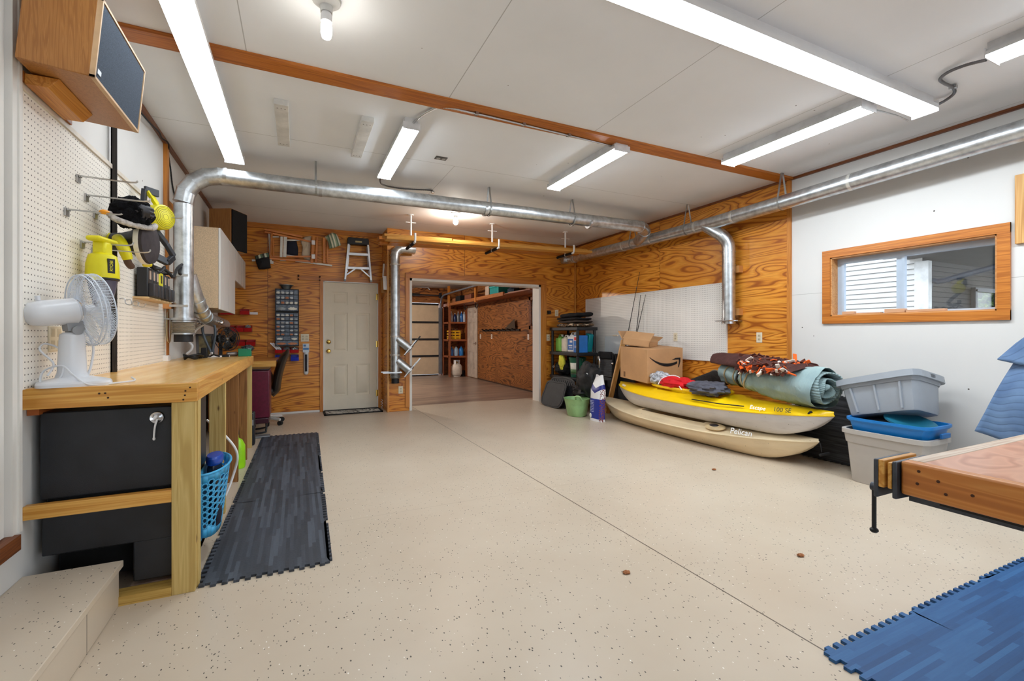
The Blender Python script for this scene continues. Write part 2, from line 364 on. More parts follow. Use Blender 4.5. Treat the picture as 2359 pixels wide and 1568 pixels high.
# the front, behind the camera: a wall with an open overhead-door bay that lets the daylight in
struct('wall_front', MB().box(-1.2, .7, -2.6, -2.45, 0, 2.87).box(4.3, 4.9, -2.6, -2.45, 0, 2.87).box(.7, 4.3, -2.6, -2.45, 2.25, 2.87), WWALL)
# house door on the left: only its casing shows
dj = struct('door_1', MB().box(-1.05, -1.022, 1.5, 2.42, .42, 2.5), PAINT)
ca = MB()
ca.box(-1.03, -1.004, 2.436, 2.497, .415, 2.62); ca.box(-1.03, -.998, 2.47, 2.492, .415, 2.62); ca.box(-1.03, -1.004, 1.4, 1.5, .415, 2.62); ca.box(-1.03, -1.004, 1.4, 2.497, 2.53, 2.62)
struct('door_casing', ca, PAINT, dj)
struct('door_sill', MB().box(-1.03, -.985, 1.45, 2.45, .355, .415), lumber('dark_sill', (120, 66, 32), (140, 80, 40), (70, 36, 16), 'y', 1., .5, False), dj)
st = MB().prism([(-1.03, 0), (-.715, 0), (-.715, .168), (-.699, .172), (-.699, .2), (-1.03, .2)], 2.16, Matrix(((1, 0, 0, 0), (0, 0, 1, .41), (0, 1, 0, 0), (0, 0, 0, 1))))
struct('step', st, FLOOR, bev=.003)
# ---------------------------------------------------------------- six-panel doors
def six_panel(name, w, h, mt):
    """door slab in local x (0..w), y up (0..h), z towards the viewer"""
    m = MB().box(0, w, 0, h, -.04, -.016); holes = []
    cw = (w-.12*2-.11)/2
    for cx in (.12, .12+cw+.11):
        for y0, y1 in ((.22, .22+.5), (.93, .93+.62), (1.68, 1.68+.2)):
            k = h/2.03; y0 *= k; y1 *= k
            x0, x1, b0, b1 = cx, cx+cw, y0, y1; holes.append((x0, x1, b0, b1))
            for e, zz in ((.006, -.004), (.028, -.004)):   # groove floor is the slab, the raised field has sloping sides
                pass
            P = [(x0+.026, b0+.026), (x1-.026, b0+.026), (x1-.026, b1-.026), (x0+.026, b1-.026)]; Q = [(x0+.05, b0+.05), (x1-.05, b0+.05), (x1-.05, b1-.05), (x0+.05, b1-.05)]
            m.add([(a, b, -.016) for a, b in P]+[(a, b, -.003) for a, b in Q], [(0, 1, 5, 4), (1, 2, 6, 5), (2, 3, 7, 6), (3, 0, 4, 7), (4, 5, 6, 7)])
    xs = [0, .12, .12+cw, .12+cw+.11, w-.12, w]; ys = sorted({0., h}|{q for hh in holes for q in hh[2:]})
    for i in range(5):
        for j in range(len(ys)-1):
            if i in (1, 3) and any(abs(hh[2]-ys[j]) < 1e-6 for hh in holes): continue
            m.box(xs[i], xs[i+1], ys[j], ys[j+1], -.02, 0)
    return m
def knob(M, r=.03, m=None, proj=.06):
    b = MB().lathe([(r*1.05, 0), (r*1.1, .004), (r*.9, .01), (.012, .012), (.012, proj*.5), (r*.75, proj*.62), (r*.95, proj*.8), (r*.7, proj*.98), (.001, proj)], M, 20); return b
d2 = struct('door_2', six_panel('slab', .8, 2.012, None).xf(W_BACK @ TR(.382, .016, -.008)), CREAM)
struct('door_knob', knob(W_BACK @ TR(.446, .945, -.008)), BRASS, d2)
struct('deadbolt', knob(W_BACK @ TR(.446, 1.09, -.008), .03, None, .03), BRASS, d2)
struct('door_frame', MB().box(.365, .382, 7.702, 7.9, 0, 2.045).box(1.182, 1.2, 7.702, 7.9, 0, 2.045).box(.365, 1.2, 7.702, 7.9, 2.03, 2.045).box(.365, 1.2, 7.85, 7.9, 0, 2.045), PAINT, d2)
hg = MB()
for zz in (.25, 1.05, 1.82): hg.cyl((1.184, 7.685, zz-.05), (1.184, 7.685, zz+.05), .008, 8).box(1.165, 1.2, 7.688, 7.692, zz-.05, zz+.05)
struct('hinge', hg, BRASS, d2)
struct('trim_13', MB().box(.318, .366, 7.7, 7.722, 0, 2.09).box(1.2, 1.25, 7.7, 7.722, 0, 2.09), TRIM_Z)
struct('trim_14', MB().box(.318, 1.25, 7.699, 7.722, 2.045, 2.095), TRIM_X)
struct('door_threshold', MB().box(.37, 1.2, 7.66, 7.722, 0, .016), BLACK, d2)
# ---------------------------------------------------------------- right window
wi = struct('window_1', MB().box(4.722, 4.742, 2.715, 2.787, 1.31, 2.026).box(4.722, 4.742, 1.465, 1.537, 1.31, 2.026).box(4.721, 4.742, 1.465, 2.787, 1.954, 2.026).box(4.721, 4.742, 1.465, 2.787, 1.31, 1.382), lumber('window_casing', (196, 118, 42), (214, 138, 56), (150, 82, 22), 'y', .8, .35, False))
struct('window_lining', MB().box(4.735, 4.9, 2.703, 2.716, 1.382, 1.954).box(4.735, 4.9, 1.536, 1.549, 1.382, 1.954).box(4.735, 4.9, 1.537, 2.715, 1.942, 1.955).box(4.735, 4.9, 1.537, 2.715, 1.381, 1.394), lumber('window_lining_wood', (206, 150, 92), (222, 170, 112), (176, 116, 60), 'y', .8, .4, False), wi)
VINYL = mat((176, 190, 206), .4, 0, .4, .03)  # blue of the outside light is put into the sash colour
fr = MB()
for y0, y1 in ((2.655, 2.703), (1.549, 1.566), (2.16, 2.215)): fr.box(4.83, 4.88, y0, y1, 1.412, 1.895)
fr.box(4.828, 4.882, 1.549, 2.703, 1.895, 1.942).box(4.828, 4.882, 1.549, 2.703, 1.394, 1.412); fr.box(4.818, 4.8299, 2.15, 2.17, 1.414, 1.893).box(4.82, 4.8299, 2.64, 2.66, 1.414, 1.893)
struct('window_sash', fr, VINYL, wi)
gt = NT('window_glass'); gl = gt.new('ShaderNodeBsdfGlass'); gl.inputs['Roughness'].default_value = 0; gl.inputs['IOR'].default_value = 1.02
tr = gt.new('ShaderNodeBsdfTransparent'); gm = gt.new('ShaderNodeMixShader'); gm.inputs[0].default_value = .08; gs = gt.new('ShaderNodeBsdfGlossy'); gs.inputs['Roughness'].default_value = .02
gt.t.links.new(tr.outputs[0], gm.inputs[1]); gt.t.links.new(gs.outputs[0], gm.inputs[2]); gt.t.links.new(gm.outputs[0], gt.n['Material Output'].inputs[0]); GLASS = gt.m
struct('window_pane', MB().box(4.855, 4.858, 1.55, 2.7, 1.4, 1.93), GLASS, wi)
# ---------------------------------------------------------------- the house next door
t = Thing('neighbour_house', 'white lap-sided house with a dark porch corner seen through the right window', 'house')
sd = MB()
for i in range(34):
    z0 = i*.095; sd.prism([(0, z0), (.022, z0), (.004, z0+.096), (0, z0+.096)], 7., Matrix(((-1, 0, 0, 10.), (0, 0, 1, 4.2), (0, 1, 0, 0), (0, 0, 0, 1))))
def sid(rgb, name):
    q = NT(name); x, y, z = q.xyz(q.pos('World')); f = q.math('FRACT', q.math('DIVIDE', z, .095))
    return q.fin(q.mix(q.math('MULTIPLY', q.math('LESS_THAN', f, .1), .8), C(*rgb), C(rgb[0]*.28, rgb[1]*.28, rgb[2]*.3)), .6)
t.part('siding', sd, sid((238, 236, 232), 'white_siding'), sharp=10)
t.part('corner_board', MB().box(9.96, 10.08, 4.1, 4.3, 0, 2.5), mat((240, 240, 238), .5))
t.part('gable', MB().box(9.9, 10.3, 4.2, 11, 3.2, 4.2), mat((222, 222, 220), .5))
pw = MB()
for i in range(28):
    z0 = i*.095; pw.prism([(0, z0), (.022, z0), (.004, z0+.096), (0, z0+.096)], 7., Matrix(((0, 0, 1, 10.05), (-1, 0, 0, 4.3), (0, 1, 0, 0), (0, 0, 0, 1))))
t.part('porch_wall', pw, sid((86, 84, 84), 'shaded_siding'), 'lap siding under the porch roof, shade painted into its colour', sharp=10)  # porch shade painted in: siding and soffit colours are darkened
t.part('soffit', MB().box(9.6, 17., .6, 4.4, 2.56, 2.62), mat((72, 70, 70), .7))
t.part('gutter', MB().box(9.5, 9.62, .6, 4.6, 2.56, 2.74), mat((70, 78, 92), .4))
t.part('downspout', MB().tube(smooth_path([(10.6, 3.2, 2.56), (10.6, 3.3, 2.4), (10.25, 4.0, 2.15), (10.2, 4.2, 2.0), (10.2, 4.22, .2)], 5), .05, 8), mat((44, 56, 76), .4))
pf = t.part('window', MB().box(12.0, 13.9, 4.2, 4.27, .9, .98).box(12.0, 13.9, 4.2, 4.27, 2.05, 2.13).box(12., 12.08, 4.2, 4.27, .9, 2.1).box(12.9, 13., 4.2, 4.27, .9, 2.1).box(13.82, 13.9, 4.2, 4.27, .9, 2.1), mat((46, 50, 58), .4))
q = NT('porch_glass'); q.fin(q.ramp(q.noise(q.map(q.pos(), (2, 2, 9)), 2, 4), [(.35, C(30, 44, 26)), (.6, C(110, 140, 70)), (.8, C(196, 214, 190))]), .2)  # green reflections are painted into the pane colour
t.part('pane', MB().box(12.05, 13.85, 4.24, 4.26, .95, 2.08), q.m, parent=pf); t.done()
# ---------------------------------------------------------------- the second garage beyond the opening
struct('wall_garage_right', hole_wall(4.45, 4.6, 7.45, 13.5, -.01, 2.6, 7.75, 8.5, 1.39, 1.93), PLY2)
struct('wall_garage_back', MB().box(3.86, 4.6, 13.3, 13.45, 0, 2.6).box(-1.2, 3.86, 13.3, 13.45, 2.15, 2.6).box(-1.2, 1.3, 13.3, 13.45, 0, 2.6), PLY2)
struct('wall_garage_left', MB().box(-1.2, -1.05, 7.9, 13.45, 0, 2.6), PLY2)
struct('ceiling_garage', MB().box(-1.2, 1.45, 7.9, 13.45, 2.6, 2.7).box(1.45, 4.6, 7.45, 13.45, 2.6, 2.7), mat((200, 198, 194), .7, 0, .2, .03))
struct('baseboard_garage', MB().box(4.435, 4.452, 7.46, 11.6, 0, .03), mat((60, 40, 30), .6))
w2 = struct('window_2', MB().box(4.43, 4.452, 7.68, 7.75, 1.32, 2.).box(4.43, 4.452, 8.5, 8.57, 1.32, 2.).box(4.43, 4.452, 7.68, 8.57, 1.93, 2.).box(4.43, 4.452, 7.68, 8.57, 1.32, 1.39), lumber('dark_casing', (120, 66, 32), (140, 80, 42), (80, 42, 18), 'y', .8, .5, False))
struct('window_sash', MB().box(4.47, 4.5, 7.75, 7.79, 1.39, 1.93).box(4.47, 4.5, 8.46, 8.5, 1.39, 1.93).box(4.47, 4.5, 8.11, 8.15, 1.39, 1.93).box(4.47, 4.5, 7.75, 8.5, 1.39, 1.43).box(4.47, 4.5, 7.75, 8.5, 1.89, 1.93), VINYL, w2)
d3 = struct('door_3', six_panel('slab', .78, 2.0, None).xf(Matrix(((0, 0, -1, 4.45), (-1, 0, 0, 12.42), (0, 1, 0, .02), (0, 0, 0, 1))) @ TR(0, 0, .02)), mat((190, 178, 166), .5))
struct('door_knob', knob(Matrix(((0, 0, -1, 4.42), (-1, 0, 0, 12.42), (0, 1, 0, .02), (0, 0, 0, 1))) @ TR(.7, .95, 0), .035), CHROME, d3)
# sectional overhead door at the far end
t = Thing('sectional_garage_door', 'beige sectional overhead door with dark joints at the far end of the next garage', 'garage door')
zs = [.02, .58, 1.07, 1.57, 2.1]
for a, b in zip(zs, zs[1:]):
    t.part('panel', MB().box(1.3, 3.8, 13.2, 13.25, a+.02, b-.02), mat((200, 180, 152), .55, 0, .3, .03), bev=.006)
    t.part('joint_rail', MB().box(1.3, 3.8, 13.18, 13.24, b-.028, b+.028), BLACK)
t.part('bottom_seal', MB().box(1.3, 3.8, 13.19, 13.26, 0, .03), BLACK)
tr = t.part('track', MB().box(3.8, 3.88, 13.1, 13.2, .05, 2.0).tube(smooth_path([(3.84, 13.12, 1.98), (3.84, 13.06, 2.2), (3.84, 12.9, 2.32), (3.84, 12.4, 2.36), (3.84, 9.5, 2.38)], 5), .025, 6), mat((130, 138, 150), .4, .8))
t.part('spring_shaft', MB().cyl((1.3, 13.05, 2.36), (3.86, 13.05, 2.36), .018, 8).cyl((2.2, 13.05, 2.36), (3.2, 13.05, 2.36), .04, 10).cyl((3.78, 13.05, 2.36), (3.84, 13.05, 2.36), .08, 12), BLACK)
t.part('lift_handle', MB().tube([(2.95, 12.9, 2.52), (3.05, 12.9, 2.56), (3.4, 12.9, 2.56), (3.45, 12.9, 2.5)], .02, 6), STEEL); t.done()
struct('trim_15', MB().box(3.88, 3.98, 13.2, 13.3, 0, 2.2), lumber('garage_jamb', (140, 78, 40), (160, 92, 50), (90, 48, 20), 'z', .8, .5, False))
# unseen bulb added to brighten the next garage, kept out of view
t = Thing('added_garage_bulb', 'unseen bulb added on the ceiling of the next garage to brighten it', 'lamp')
t.part('holder', MB().lathe([(.06, 2.6), (.05, 2.57), (.02, 2.55), (.02, 2.53)], TR(.8, 10.4, 0), 16), WHITEP)
t.part('bulb', MB().ell((.8, 10.4, 2.47), (.06, .06, .07)), glow((1, .93, .84), 1000.)); t.done()
# ================================================================ LIGHTS, DUCTS AND THINGS ON THE CEILING
def strip_light(name, label, along, c, w, s0, cuts, bright):
    t = Thing(name, label, 'ceiling light')
    def bx(a0, a1, o0, o1, z0, z1): return (a0, a1, c+o0, c+o1, z0, z1) if along == 'x' else (c+o0, c+o1, a0, a1, z0, z1)
    e = cuts[-1]
    t.part('housing', MB().box(*bx(s0+.01, e-.01, -w*.36, w*.36, 2.8, 2.86)).box(*bx(s0, e, -w*.505, w*.505, 2.7742, 2.802)), WHITEP)
    prev = s0
    for q in cuts:
        prof = [(-w/2, 2.774), (-w*.44, 2.766), (-w*.2, 2.76), (w*.2, 2.76), (w*.44, 2.766), (w/2, 2.774)]
        M = Matrix(((0, 0, 1, prev), (1, 0, 0, c), (0, 1, 0, 0), (0, 0, 0, 1))) if along == 'x' else Matrix(((1, 0, 0, c), (0, 0, 1, prev), (0, 1, 0, 0), (0, 0, 0, 1)))
        t.part('lens', MB().prism(prof, q-prev-.009, M), bright, sharp=60); prev = q
    for a in (s0-.004, e): t.part('end_cap', MB().box(*bx(a, a+.004, -w*.52, w*.52, 2.752, 2.83)), WHITEP)
    return t.done()
BIG = glow((.86, .94, 1), L_BIG, 1); LED = glow((.84, .93, 1), L_LED)
strip_light('strip_light', 'long white strip light of three lenses running across the ceiling toward the right wall', 'x', 1.675, .15, .42, [1.63, 2.79, 4.02], BIG)
strip_light('strip_light', 'long white strip light running along the left side of the ceiling above the workbench', 'y', -.515, .15, 1.2, [2.4, 3.6, 4.81], BIG)
def led(label, x0, x1, y0, y1, zb=2.775):
    t = Thing('shop_light', label, 'ceiling light', 'short LED shop lights'); c = (x0+x1)/2; w = (x1-x0)/2
    t.part('housing', MB().box(c-w*.8, c+w*.8, y0+.007, y1-.007, zb+.032, 2.86).box(c-w*1.01, c+w*1.01, y0+.0065, y1-.0065, zb+.0102, zb+.032), mat((205, 206, 208), .4))
    t.part('lens', MB().prism([(-w, .01), (-w*.8, 0), (w*.8, 0), (w, .01)], y1-y0-.008, TR(c, y0+.004, zb) @ Matrix(((1, 0, 0, 0), (0, 0, 1, 0), (0, 1, 0, 0), (0, 0, 0, 1)))), LED, sharp=60)
    for a in (y0, y1-.006): t.part('end_cap', MB().box(c-w*1.02, c+w*1.02, a, a+.006, zb-.004, zb+.05), mat((214, 214, 216), .4))
    return t.done()
led('short LED shop light on the far ceiling with a looping conduit at its near end', .728, .856, 3.48, 4.71)
led('short LED shop light on the far ceiling, its near end touching the brown ceiling board', 2.44, 2.6, 3.13, 4.29)
led('short LED shop light on the right, its far end overlapping the brown ceiling board', 3.535, 3.71, 1.82, 2.98)
led('short LED shop light cut off by the right picture edge, fed by a curled conduit', 3.53, 3.705, .0, 1.2)
def bulb(label, x, y, tubular):
    t = Thing('ceiling_bulb', label, 'lamp', 'bare bulbs on the ceiling')
    t.part('holder', MB().lathe([(.068, 2.86), (.066, 2.845), (.05, 2.832), (.03, 2.822), (.028, 2.79), (.02, 2.79)], TR(x, y, 0), 24), mat((205, 205, 203), .4))
    if tubular:
        t.part('bulb_base', MB().lathe([(.022, 2.79), (.026, 2.78), (.026, 2.745), (.02, 2.74)], TR(x, y, 0), 20), WHITEP)
        t.part('bulb', MB().lathe([(.018, 2.742), (.025, 2.73), (.026, 2.69), (.02, 2.668), (.001, 2.662)], TR(x, y, 0), 20), glow((1, .95, .86), L_BULB*.4))
    else: t.part('bulb', MB().lathe([(.014, 2.8), (.018, 2.785), (.028, 2.765), (.034, 2.74), (.03, 2.716), (.016, 2.7), (.001, 2.696)], TR(x, y, 0), 20), glow((1, .95, .87), L_BULB*1.7))
    return t.done()
bulb('bare tube-shaped bulb in a porcelain holder at the top of the picture', .13, 2.43, True)
bulb('bare round bulb glowing on the ceiling behind the metal duct', 1.95, 5.94, False)
# painted wooden cleats, ceiling outlet
for x, lb in ((-.15, 'white painted wooden cleat on the ceiling, nearer the left strip light'), (.44, 'white painted wooden cleat on the ceiling, nearer the shop light with the conduit')):
    t = Thing('ceiling_cleat', lb, 'board', 'painted cleats on the ceiling')
    t.part('board', MB().box(x, x+.092, 3.6, 4.38, 2.82, 2.86), mat((214, 213, 210), .6), bev=.003)
    for a in (.02, .045, .07):
        for yy in (3.66, 4.33): t.part('screw', MB().cyl((x+a, yy, 2.821), (x+a, yy, 2.8185), .004, 8), mat((110, 104, 98), .5, .6))
    t.done()
t = Thing('ceiling_outlet', 'dark double outlet plate set in the ceiling beyond the brown board', 'outlet')
t.part('plate', MB().box(1.165, 1.275, 4.12, 4.19, 2.852, 2.86), mat((70, 64, 60), .5), bev=.002)
for x in (1.195, 1.245): t.part('socket', MB().cyl((x, 4.155, 2.853), (x, 4.155, 2.849), .018, 16), mat((150, 146, 140), .5))
t.done()
# ---------------------------------------------------------------- flexible conduit and cable
def conduit(name, label, pts, r=.0075, clips=(), m=STEEL, cat='conduit'):
    t = Thing(name, label, cat); P = smooth_path(pts, 10); Q = []; rr = []
    for i in range(len(P)-1):
        for k in range(2): Q.append(P[i].lerp(P[i+1], k/2)); rr.append(r*(1.12 if len(Q) % 2 else .9))
    Q.append(P[-1]); rr.append(r)
    t.part('hose', MB().tube(Q, rr, 8), m, sharp=80)
    for c in clips: c = Vector(c); t.part('clip', MB().box(c.x-.012, c.x+.012, c.y-.02, c.y+.02, c.z-.006, c.z+.012), STEEL)
    return t.done()
P = [PZ(u, v, z) for u, v, z in ((948, 293, 2.8), (956, 279, 2.83), (985, 257, 2.845), (1022, 247, 2.845), (1098, 262, 2.83), (1206, 287, 2.83), (1310, 312, 2.83), (1412, 337, 2.83), (1438, 345, 2.8))]
conduit('flexible_conduit', 'metal conduit arching from one shop light along the brown ceiling board to the next', P, .008, [P[3], P[4], P[5], P[6], P[7]])
P = [PZ(u, v, z) for u, v, z in ((876, 410, 2.8), (880, 424, 2.82), (910, 432, 2.845), (950, 436, 2.845), (990, 438, 2.845), (997, 443, 2.85))]
conduit('flexible_conduit', 'short metal conduit leaving the far end of the middle shop light', P, .008, [P[-1]], mat((90, 90, 92), .4, .7))
P = [PZ(u, v, z) for u, v, z in ((2146, 247, 2.8), (2175, 233, 2.83), (2197, 216, 2.84), (2196, 202, 2.84), (2176, 192, 2.84), (2166, 182, 2.84), (2185, 166, 2.84), (2225, 150, 2.83), (2272, 138, 2.8))]
conduit('flexible_conduit', 'curled metal conduit from the long strip light to the shop light at the right edge', P, .009, [P[3]], mat((120, 120, 124), .35, .8))
P = [PZ(u, v, z) for u, v, z in ((2006, 250, 2.8), (2030, 256, 2.82), (2065, 266, 2.82), (2092, 278, 2.8))]
conduit('flexible_conduit', 'thin conduit joining the right shop light to the long strip light', P, .005)
P = [PX(u, v, x) for u, v, x in ((322, 256, -1.0), (345, 283, -.985), (366, 304, -.985), (373, 318, -1.), (388, 331, -.985), (388, 355, -1.015), (393, 390, -1.02), (397, 425, -1.02), (404, 458, -1.02))]
conduit('speaker_cable', 'black cable drooping from the ceiling edge down to the left duct', P, .006, (), BLACK, 'cable')
# ---------------------------------------------------------------- sheet-metal ducts
def rings(m, pts, r, w=.012, k=1.05):
    for p, d in pts: p = Vector(p); d = Vector(d).normalized(); m.cyl(p-d*w, p+d*w, r*k, 20)
    return m
def strap(t, p, r, axis, top=2.86):
    """perforated strap looped round a duct and screwed to the ceiling"""
    p = Vector(p); b = Vector((0, 1, 0)) if axis == 'x' else Vector((1, 0, 0)); m = MB(); ln = Vector((1, 0, 0)) if axis == 'x' else Vector((0, 1, 0))
    q = [p+b*.012+Vector((0, 0, top-p.z))]+[p+b*math.cos(a)*r*1.03+Vector((0, 0, math.sin(a)*r*1.03)) for a in [math.radians(k) for k in range(20, -201, -20)]]+[p-b*.012+Vector((0, 0, top-p.z))]
    for a, c in zip(q, q[1:]): m.bar(a, c, .004, .018, ln) if abs((c-a).normalized().dot(ln)) < .9 else None
    t.part('hanger_strap', m, mat((160, 160, 158), .4, .8))
R = .073
t = Thing('ceiling_duct', 'galvanised duct rising from the workbench and crossing the whole ceiling to the right', 'duct')
t.part('riser', MB().cyl((-.885, 4.75, 1.33), (-.885, 4.75, 2.32), R, 28), GALV)
el = MB(); ap = arc((-.625, 4.75, 2.34), (-.26, 0, 0), (0, 0, .26), 0, math.pi/2, 4); el.tube(ap, R*1.02, 28); rings(el, [(ap[i], (ap[min(i+1, 4)]-ap[max(i-1, 0)])) for i in range(5)], R, .006, 1.06)
t.part('elbow', el, GALV, sharp=14)
t.part('long_run', MB().tube([(-.63, 4.75, 2.6), (4.05, 4.75, 2.635)], R, 28), GALV)
for x in (-.58, .2, 1.9, 3.3): t.part('seam_ring', rings(MB(), [((x, 4.75, 2.605), (1, 0, 0))], R, .014, 1.04), STEEL)
ep = smooth_path([(4.0, 4.75, 2.635), (4.13, 4.755, 2.634), (4.26, 4.82, 2.62), (4.36, 4.98, 2.585), (4.47, 5.2, 2.56)], 3)
t.part('elbow', rings(MB().tube(ep, R*1.01, 24), [(ep[3], ep[4]-ep[2]), (ep[7], ep[8]-ep[6])], R, .01, 1.07), GALV, sharp=25)
for x in (.16, 1.95, 3.05): strap(t, (x, 4.75, 2.61), R, 'x')
cf = MB()
for i in range(11): cf.lathe([(.072, 0), (.088, .006), (.072, .0125)], TR(-.885, 4.75, 1.205+i*.0112), 24)
t.part('flex_cuff', cf, mat((176, 166, 150), .45))
t.part('flange', MB().box(-1.02, -.80, 4.73, 4.77, 1.33, 1.34).cyl((-.885, 4.75, 1.325), (-.885, 4.75, 1.345), .1, 24), STEEL)
for z in (1.21, 1.315): t.part('hose_clamp', rings(MB(), [((-.885, 4.75, z), (0, 0, 1))], .086, .006, 1.04), STEEL)
t.part('hose_end', MB().lathe([(.066, 1.14), (.07, 1.142), (.068, 1.205)], TR(-.885, 4.75, 0), 24), BLACK)
for z in (1.445, 1.705): t.part('wall_bracket', MB().box(-1.03, -.96, 4.68, 4.76, z-.025, z+.025), mat((214, 150, 90), .5)); t.part('strap', MB().bar((-.97, 4.675, z), (-.84, 4.672, z), .02, .003, (0, 1, 0)), mat((206, 206, 204), .4, .5))
bp = smooth_path([(-.86, 4.8, 1.72), (-.82, 4.86, 1.54), (-.79, 4.98, 1.41), (-.78, 5.2, 1.36), (-.78, 6.3, 1.32)], 4)
t.part('branch', rings(MB().tube(bp, .062, 20), [(bp[i], bp[i+1]-bp[i-1]) for i in (5, 7, 9, 11)], .062, .008, 1.08), GALV, sharp=25); t.done()
# right-hand run
t = Thing('wall_duct', 'galvanised duct running high along the right wall above the window', 'duct')
rp = [(4.5, 7.05, 2.575), (4.5, 5.5, 2.55), (4.5, 3.9, 2.54), (4.5, 3.0, 2.555), (4.5, 1.3, 2.602), (4.5, -.8, 2.64)]
t.part('long_run', MB().tube(rp, R*1.02, 28), GALV)
t.part('elbow', rings(MB().tube(smooth_path([(4.5, 6.95, 2.573), (4.5, 7.07, 2.575), (4.46, 7.13, 2.575), (4.38, 7.15, 2.575)], 3), R*1.05, 24), [((4.5, 6.9, 2.572), (0, 1, 0))], R*1.04, .012, 1.08), GALV, sharp=25)
for y, z in ((5.55, 2.55), (4.95, 2.547), (4.15, 2.542), (3.62, 2.545), (2.4, 2.572), (1.2, 2.604)): t.part('seam_ring', rings(MB(), [((4.5, y, z), (0, 1, 0))], R*1.02, .014, 1.04), mat((214, 212, 206), .35, .7))
for y, z in ((5.35, 2.55), (4.3, 2.543), (3.05, 2.555)): strap(t, (4.5, y, z), R*1.02, 'y')
dp = smooth_path([(4.5, 4.02, 2.53), (4.53, 3.92, 2.45), (4.57, 3.83, 2.37), (4.61, 3.79, 2.27), (4.615, 3.785, 2.15)], 4)
t.part('branch', rings(MB().tube(dp, R, 24).cyl((4.615, 3.785, 2.2), (4.615, 3.785, 1.37), R, 28), [(dp[7], dp[8]-dp[6]), (dp[10], dp[11]-dp[9]), ((4.615, 3.785, 2.18), (0, 0, 1)), ((4.615, 3.785, 2.02), (0, 0, 1))], R, .006, 1.06), GALV, sharp=25)
t.part('blast_gate', MB().box(4.5, 4.73, 3.69, 3.88, 1.358, 1.37).cyl((4.615, 3.785, 1.33), (4.615, 3.785, 1.4), R*1.07, 24).cyl((4.62, 3.66, 1.364), (4.62, 3.71, 1.364), .008, 8), STEEL)
for z0 in (1.93, 1.43): t.part('wall_bracket', MB().box(4.66, 4.73, 3.68, 3.73, z0, z0+.08), mat((190, 130, 70), .5))
t.done()
# riser beside the opening
ox, oy = 1.365, 7.12
t = Thing('door_side_duct', 'upright galvanised duct with two angled blast gates beside the wide opening', 'duct')
t.part('riser', MB().cyl((ox, oy, .62), (ox, oy, 2.42), .07, 28), GALV)
op = arc((ox+.14, oy, 2.42), (-.14, 0, 0), (0, 0, .12), 0, math.pi/2, 4)+[Vector((ox+.3, oy+.03, 2.54))]
t.part('elbow', rings(MB().tube(op, .073, 24), [(op[1], op[2]-op[0]), (op[3], op[4]-op[2]), (op[0], (0, 0, 1))], .073, .006, 1.06), GALV, sharp=20)
for z in (2.28, 1.175, .89): t.part('seam_ring', rings(MB(), [((ox, oy, z), (0, 0, 1))], .07, .012, 1.12), mat((214, 210, 204), .4, .6))
for z, hm in ((1.05, BLACK), (.71, STEEL)):
    d = Vector((.62, -.42, -.62)).normalized(); d = Vector((.76, 0, -.62)).normalized() if False else Vector((.70, -.25, -.62)).normalized(); a = Vector((ox+.03, oy-.02, z+.09)); b = a+d*.24
    w = t.part('wye', MB().cyl(a, b, .064, 24), GALV)
    t.part('blast_gate', MB().cyl(b-d*.02, b+d*.02, .076, 20).bar(b+Vector((-.08, 0, -.1)), b+Vector((.1, 0, .12)), .15, .014, d), STEEL, parent=w)
    t.part('gate_handle', MB().bar(b+Vector((.06, -.02, .07)), b+Vector((.16, -.02, .19)), .05, .018, d), hm, parent=w)
cf = MB()
for i in range(5): cf.lathe([(.068, 0), (.08, .008), (.068, .018)], TR(ox, oy, .53+i*.018), 24)
t.part('flex_cuff', cf, STEEL)
t.part('hose_end', MB().cyl((ox, oy, .455), (ox, oy, .535), .058, 20), BLACK)
t.part('wall_bracket', MB().box(ox-.2, ox+.085, oy-.085, oy-.075, .615, .635).box(ox-.2, ox+.085, oy+.075, oy+.085, .615, .635).box(ox-.1, ox+.1, oy+.08, 7.23, .615, .635), STEEL); t.done()
# ---------------------------------------------------------------- hanging lumber rack
FOAM = mat((18, 18, 20), .85)
for i, (x, lb) in enumerate(((1.42, 'white pipe hanger with black foam at the left end of the lumber'), (2.64, 'white pipe hanger with black foam under the middle of the lumber'), (3.92, 'white pipe hanger with black foam at the right end of the lumber'))):
    t = Thing('pipe_hanger', lb, 'hanger', 'pipe hangers carrying the lumber')
    zb = 2.435+.025*i
    t.part('drop_pipe', MB().cyl((x, 6.3, zb), (x, 6.3, 2.86), .014, 12), WHITEP)
    t.part('flange', MB().cyl((x, 6.3, 2.75), (x, 6.3, 2.757), .014, 8).bar((x-.07, 6.3, 2.752), (x+.07, 6.3, 2.752), .02, .01).cyl((x, 6.3, 2.85), (x, 6.3, 2.86), .04, 16), WHITEP)
    t.part('arm', MB().tube(smooth_path([(x, 6.56, zb), (x, 6.1, zb), (x, 6.06, zb+.01), (x, 6.045, zb+.04), (x, 6.045, zb+.12)], 4), .014, 12), WHITEP)
    for a, b in ((6.1, 6.28), (6.32, 6.55)): t.part('foam_sleeve', MB().cyl((x, a, zb), (x, b, zb), .021, 14), FOAM, 'black foam sleeve')
    t.done()
def plank(label, x0, x1, y0, y1, z, h, tilt, m=PINE_X):
    o = solo('lumber_plank', MB().box(x0, x1, y0, y1, 0, h), m, label, 'plank', 'planks on the hanging rack', bev=.002)
    o.location.z = z+(x1+x0-2.84)*.5*tilt; o.rotation_euler.y = -math.atan(tilt); return o
G = .0197
plank('front board of the lowest layer on the hanging rack, light edge facing the room', 1.06, 4.3, 6.09, 6.27, 2.462, .038, G)
plank('middle board of the lowest layer on the hanging rack', 1.14, 4.2, 6.325, 6.43, 2.462, .034, G, TRIM_X)
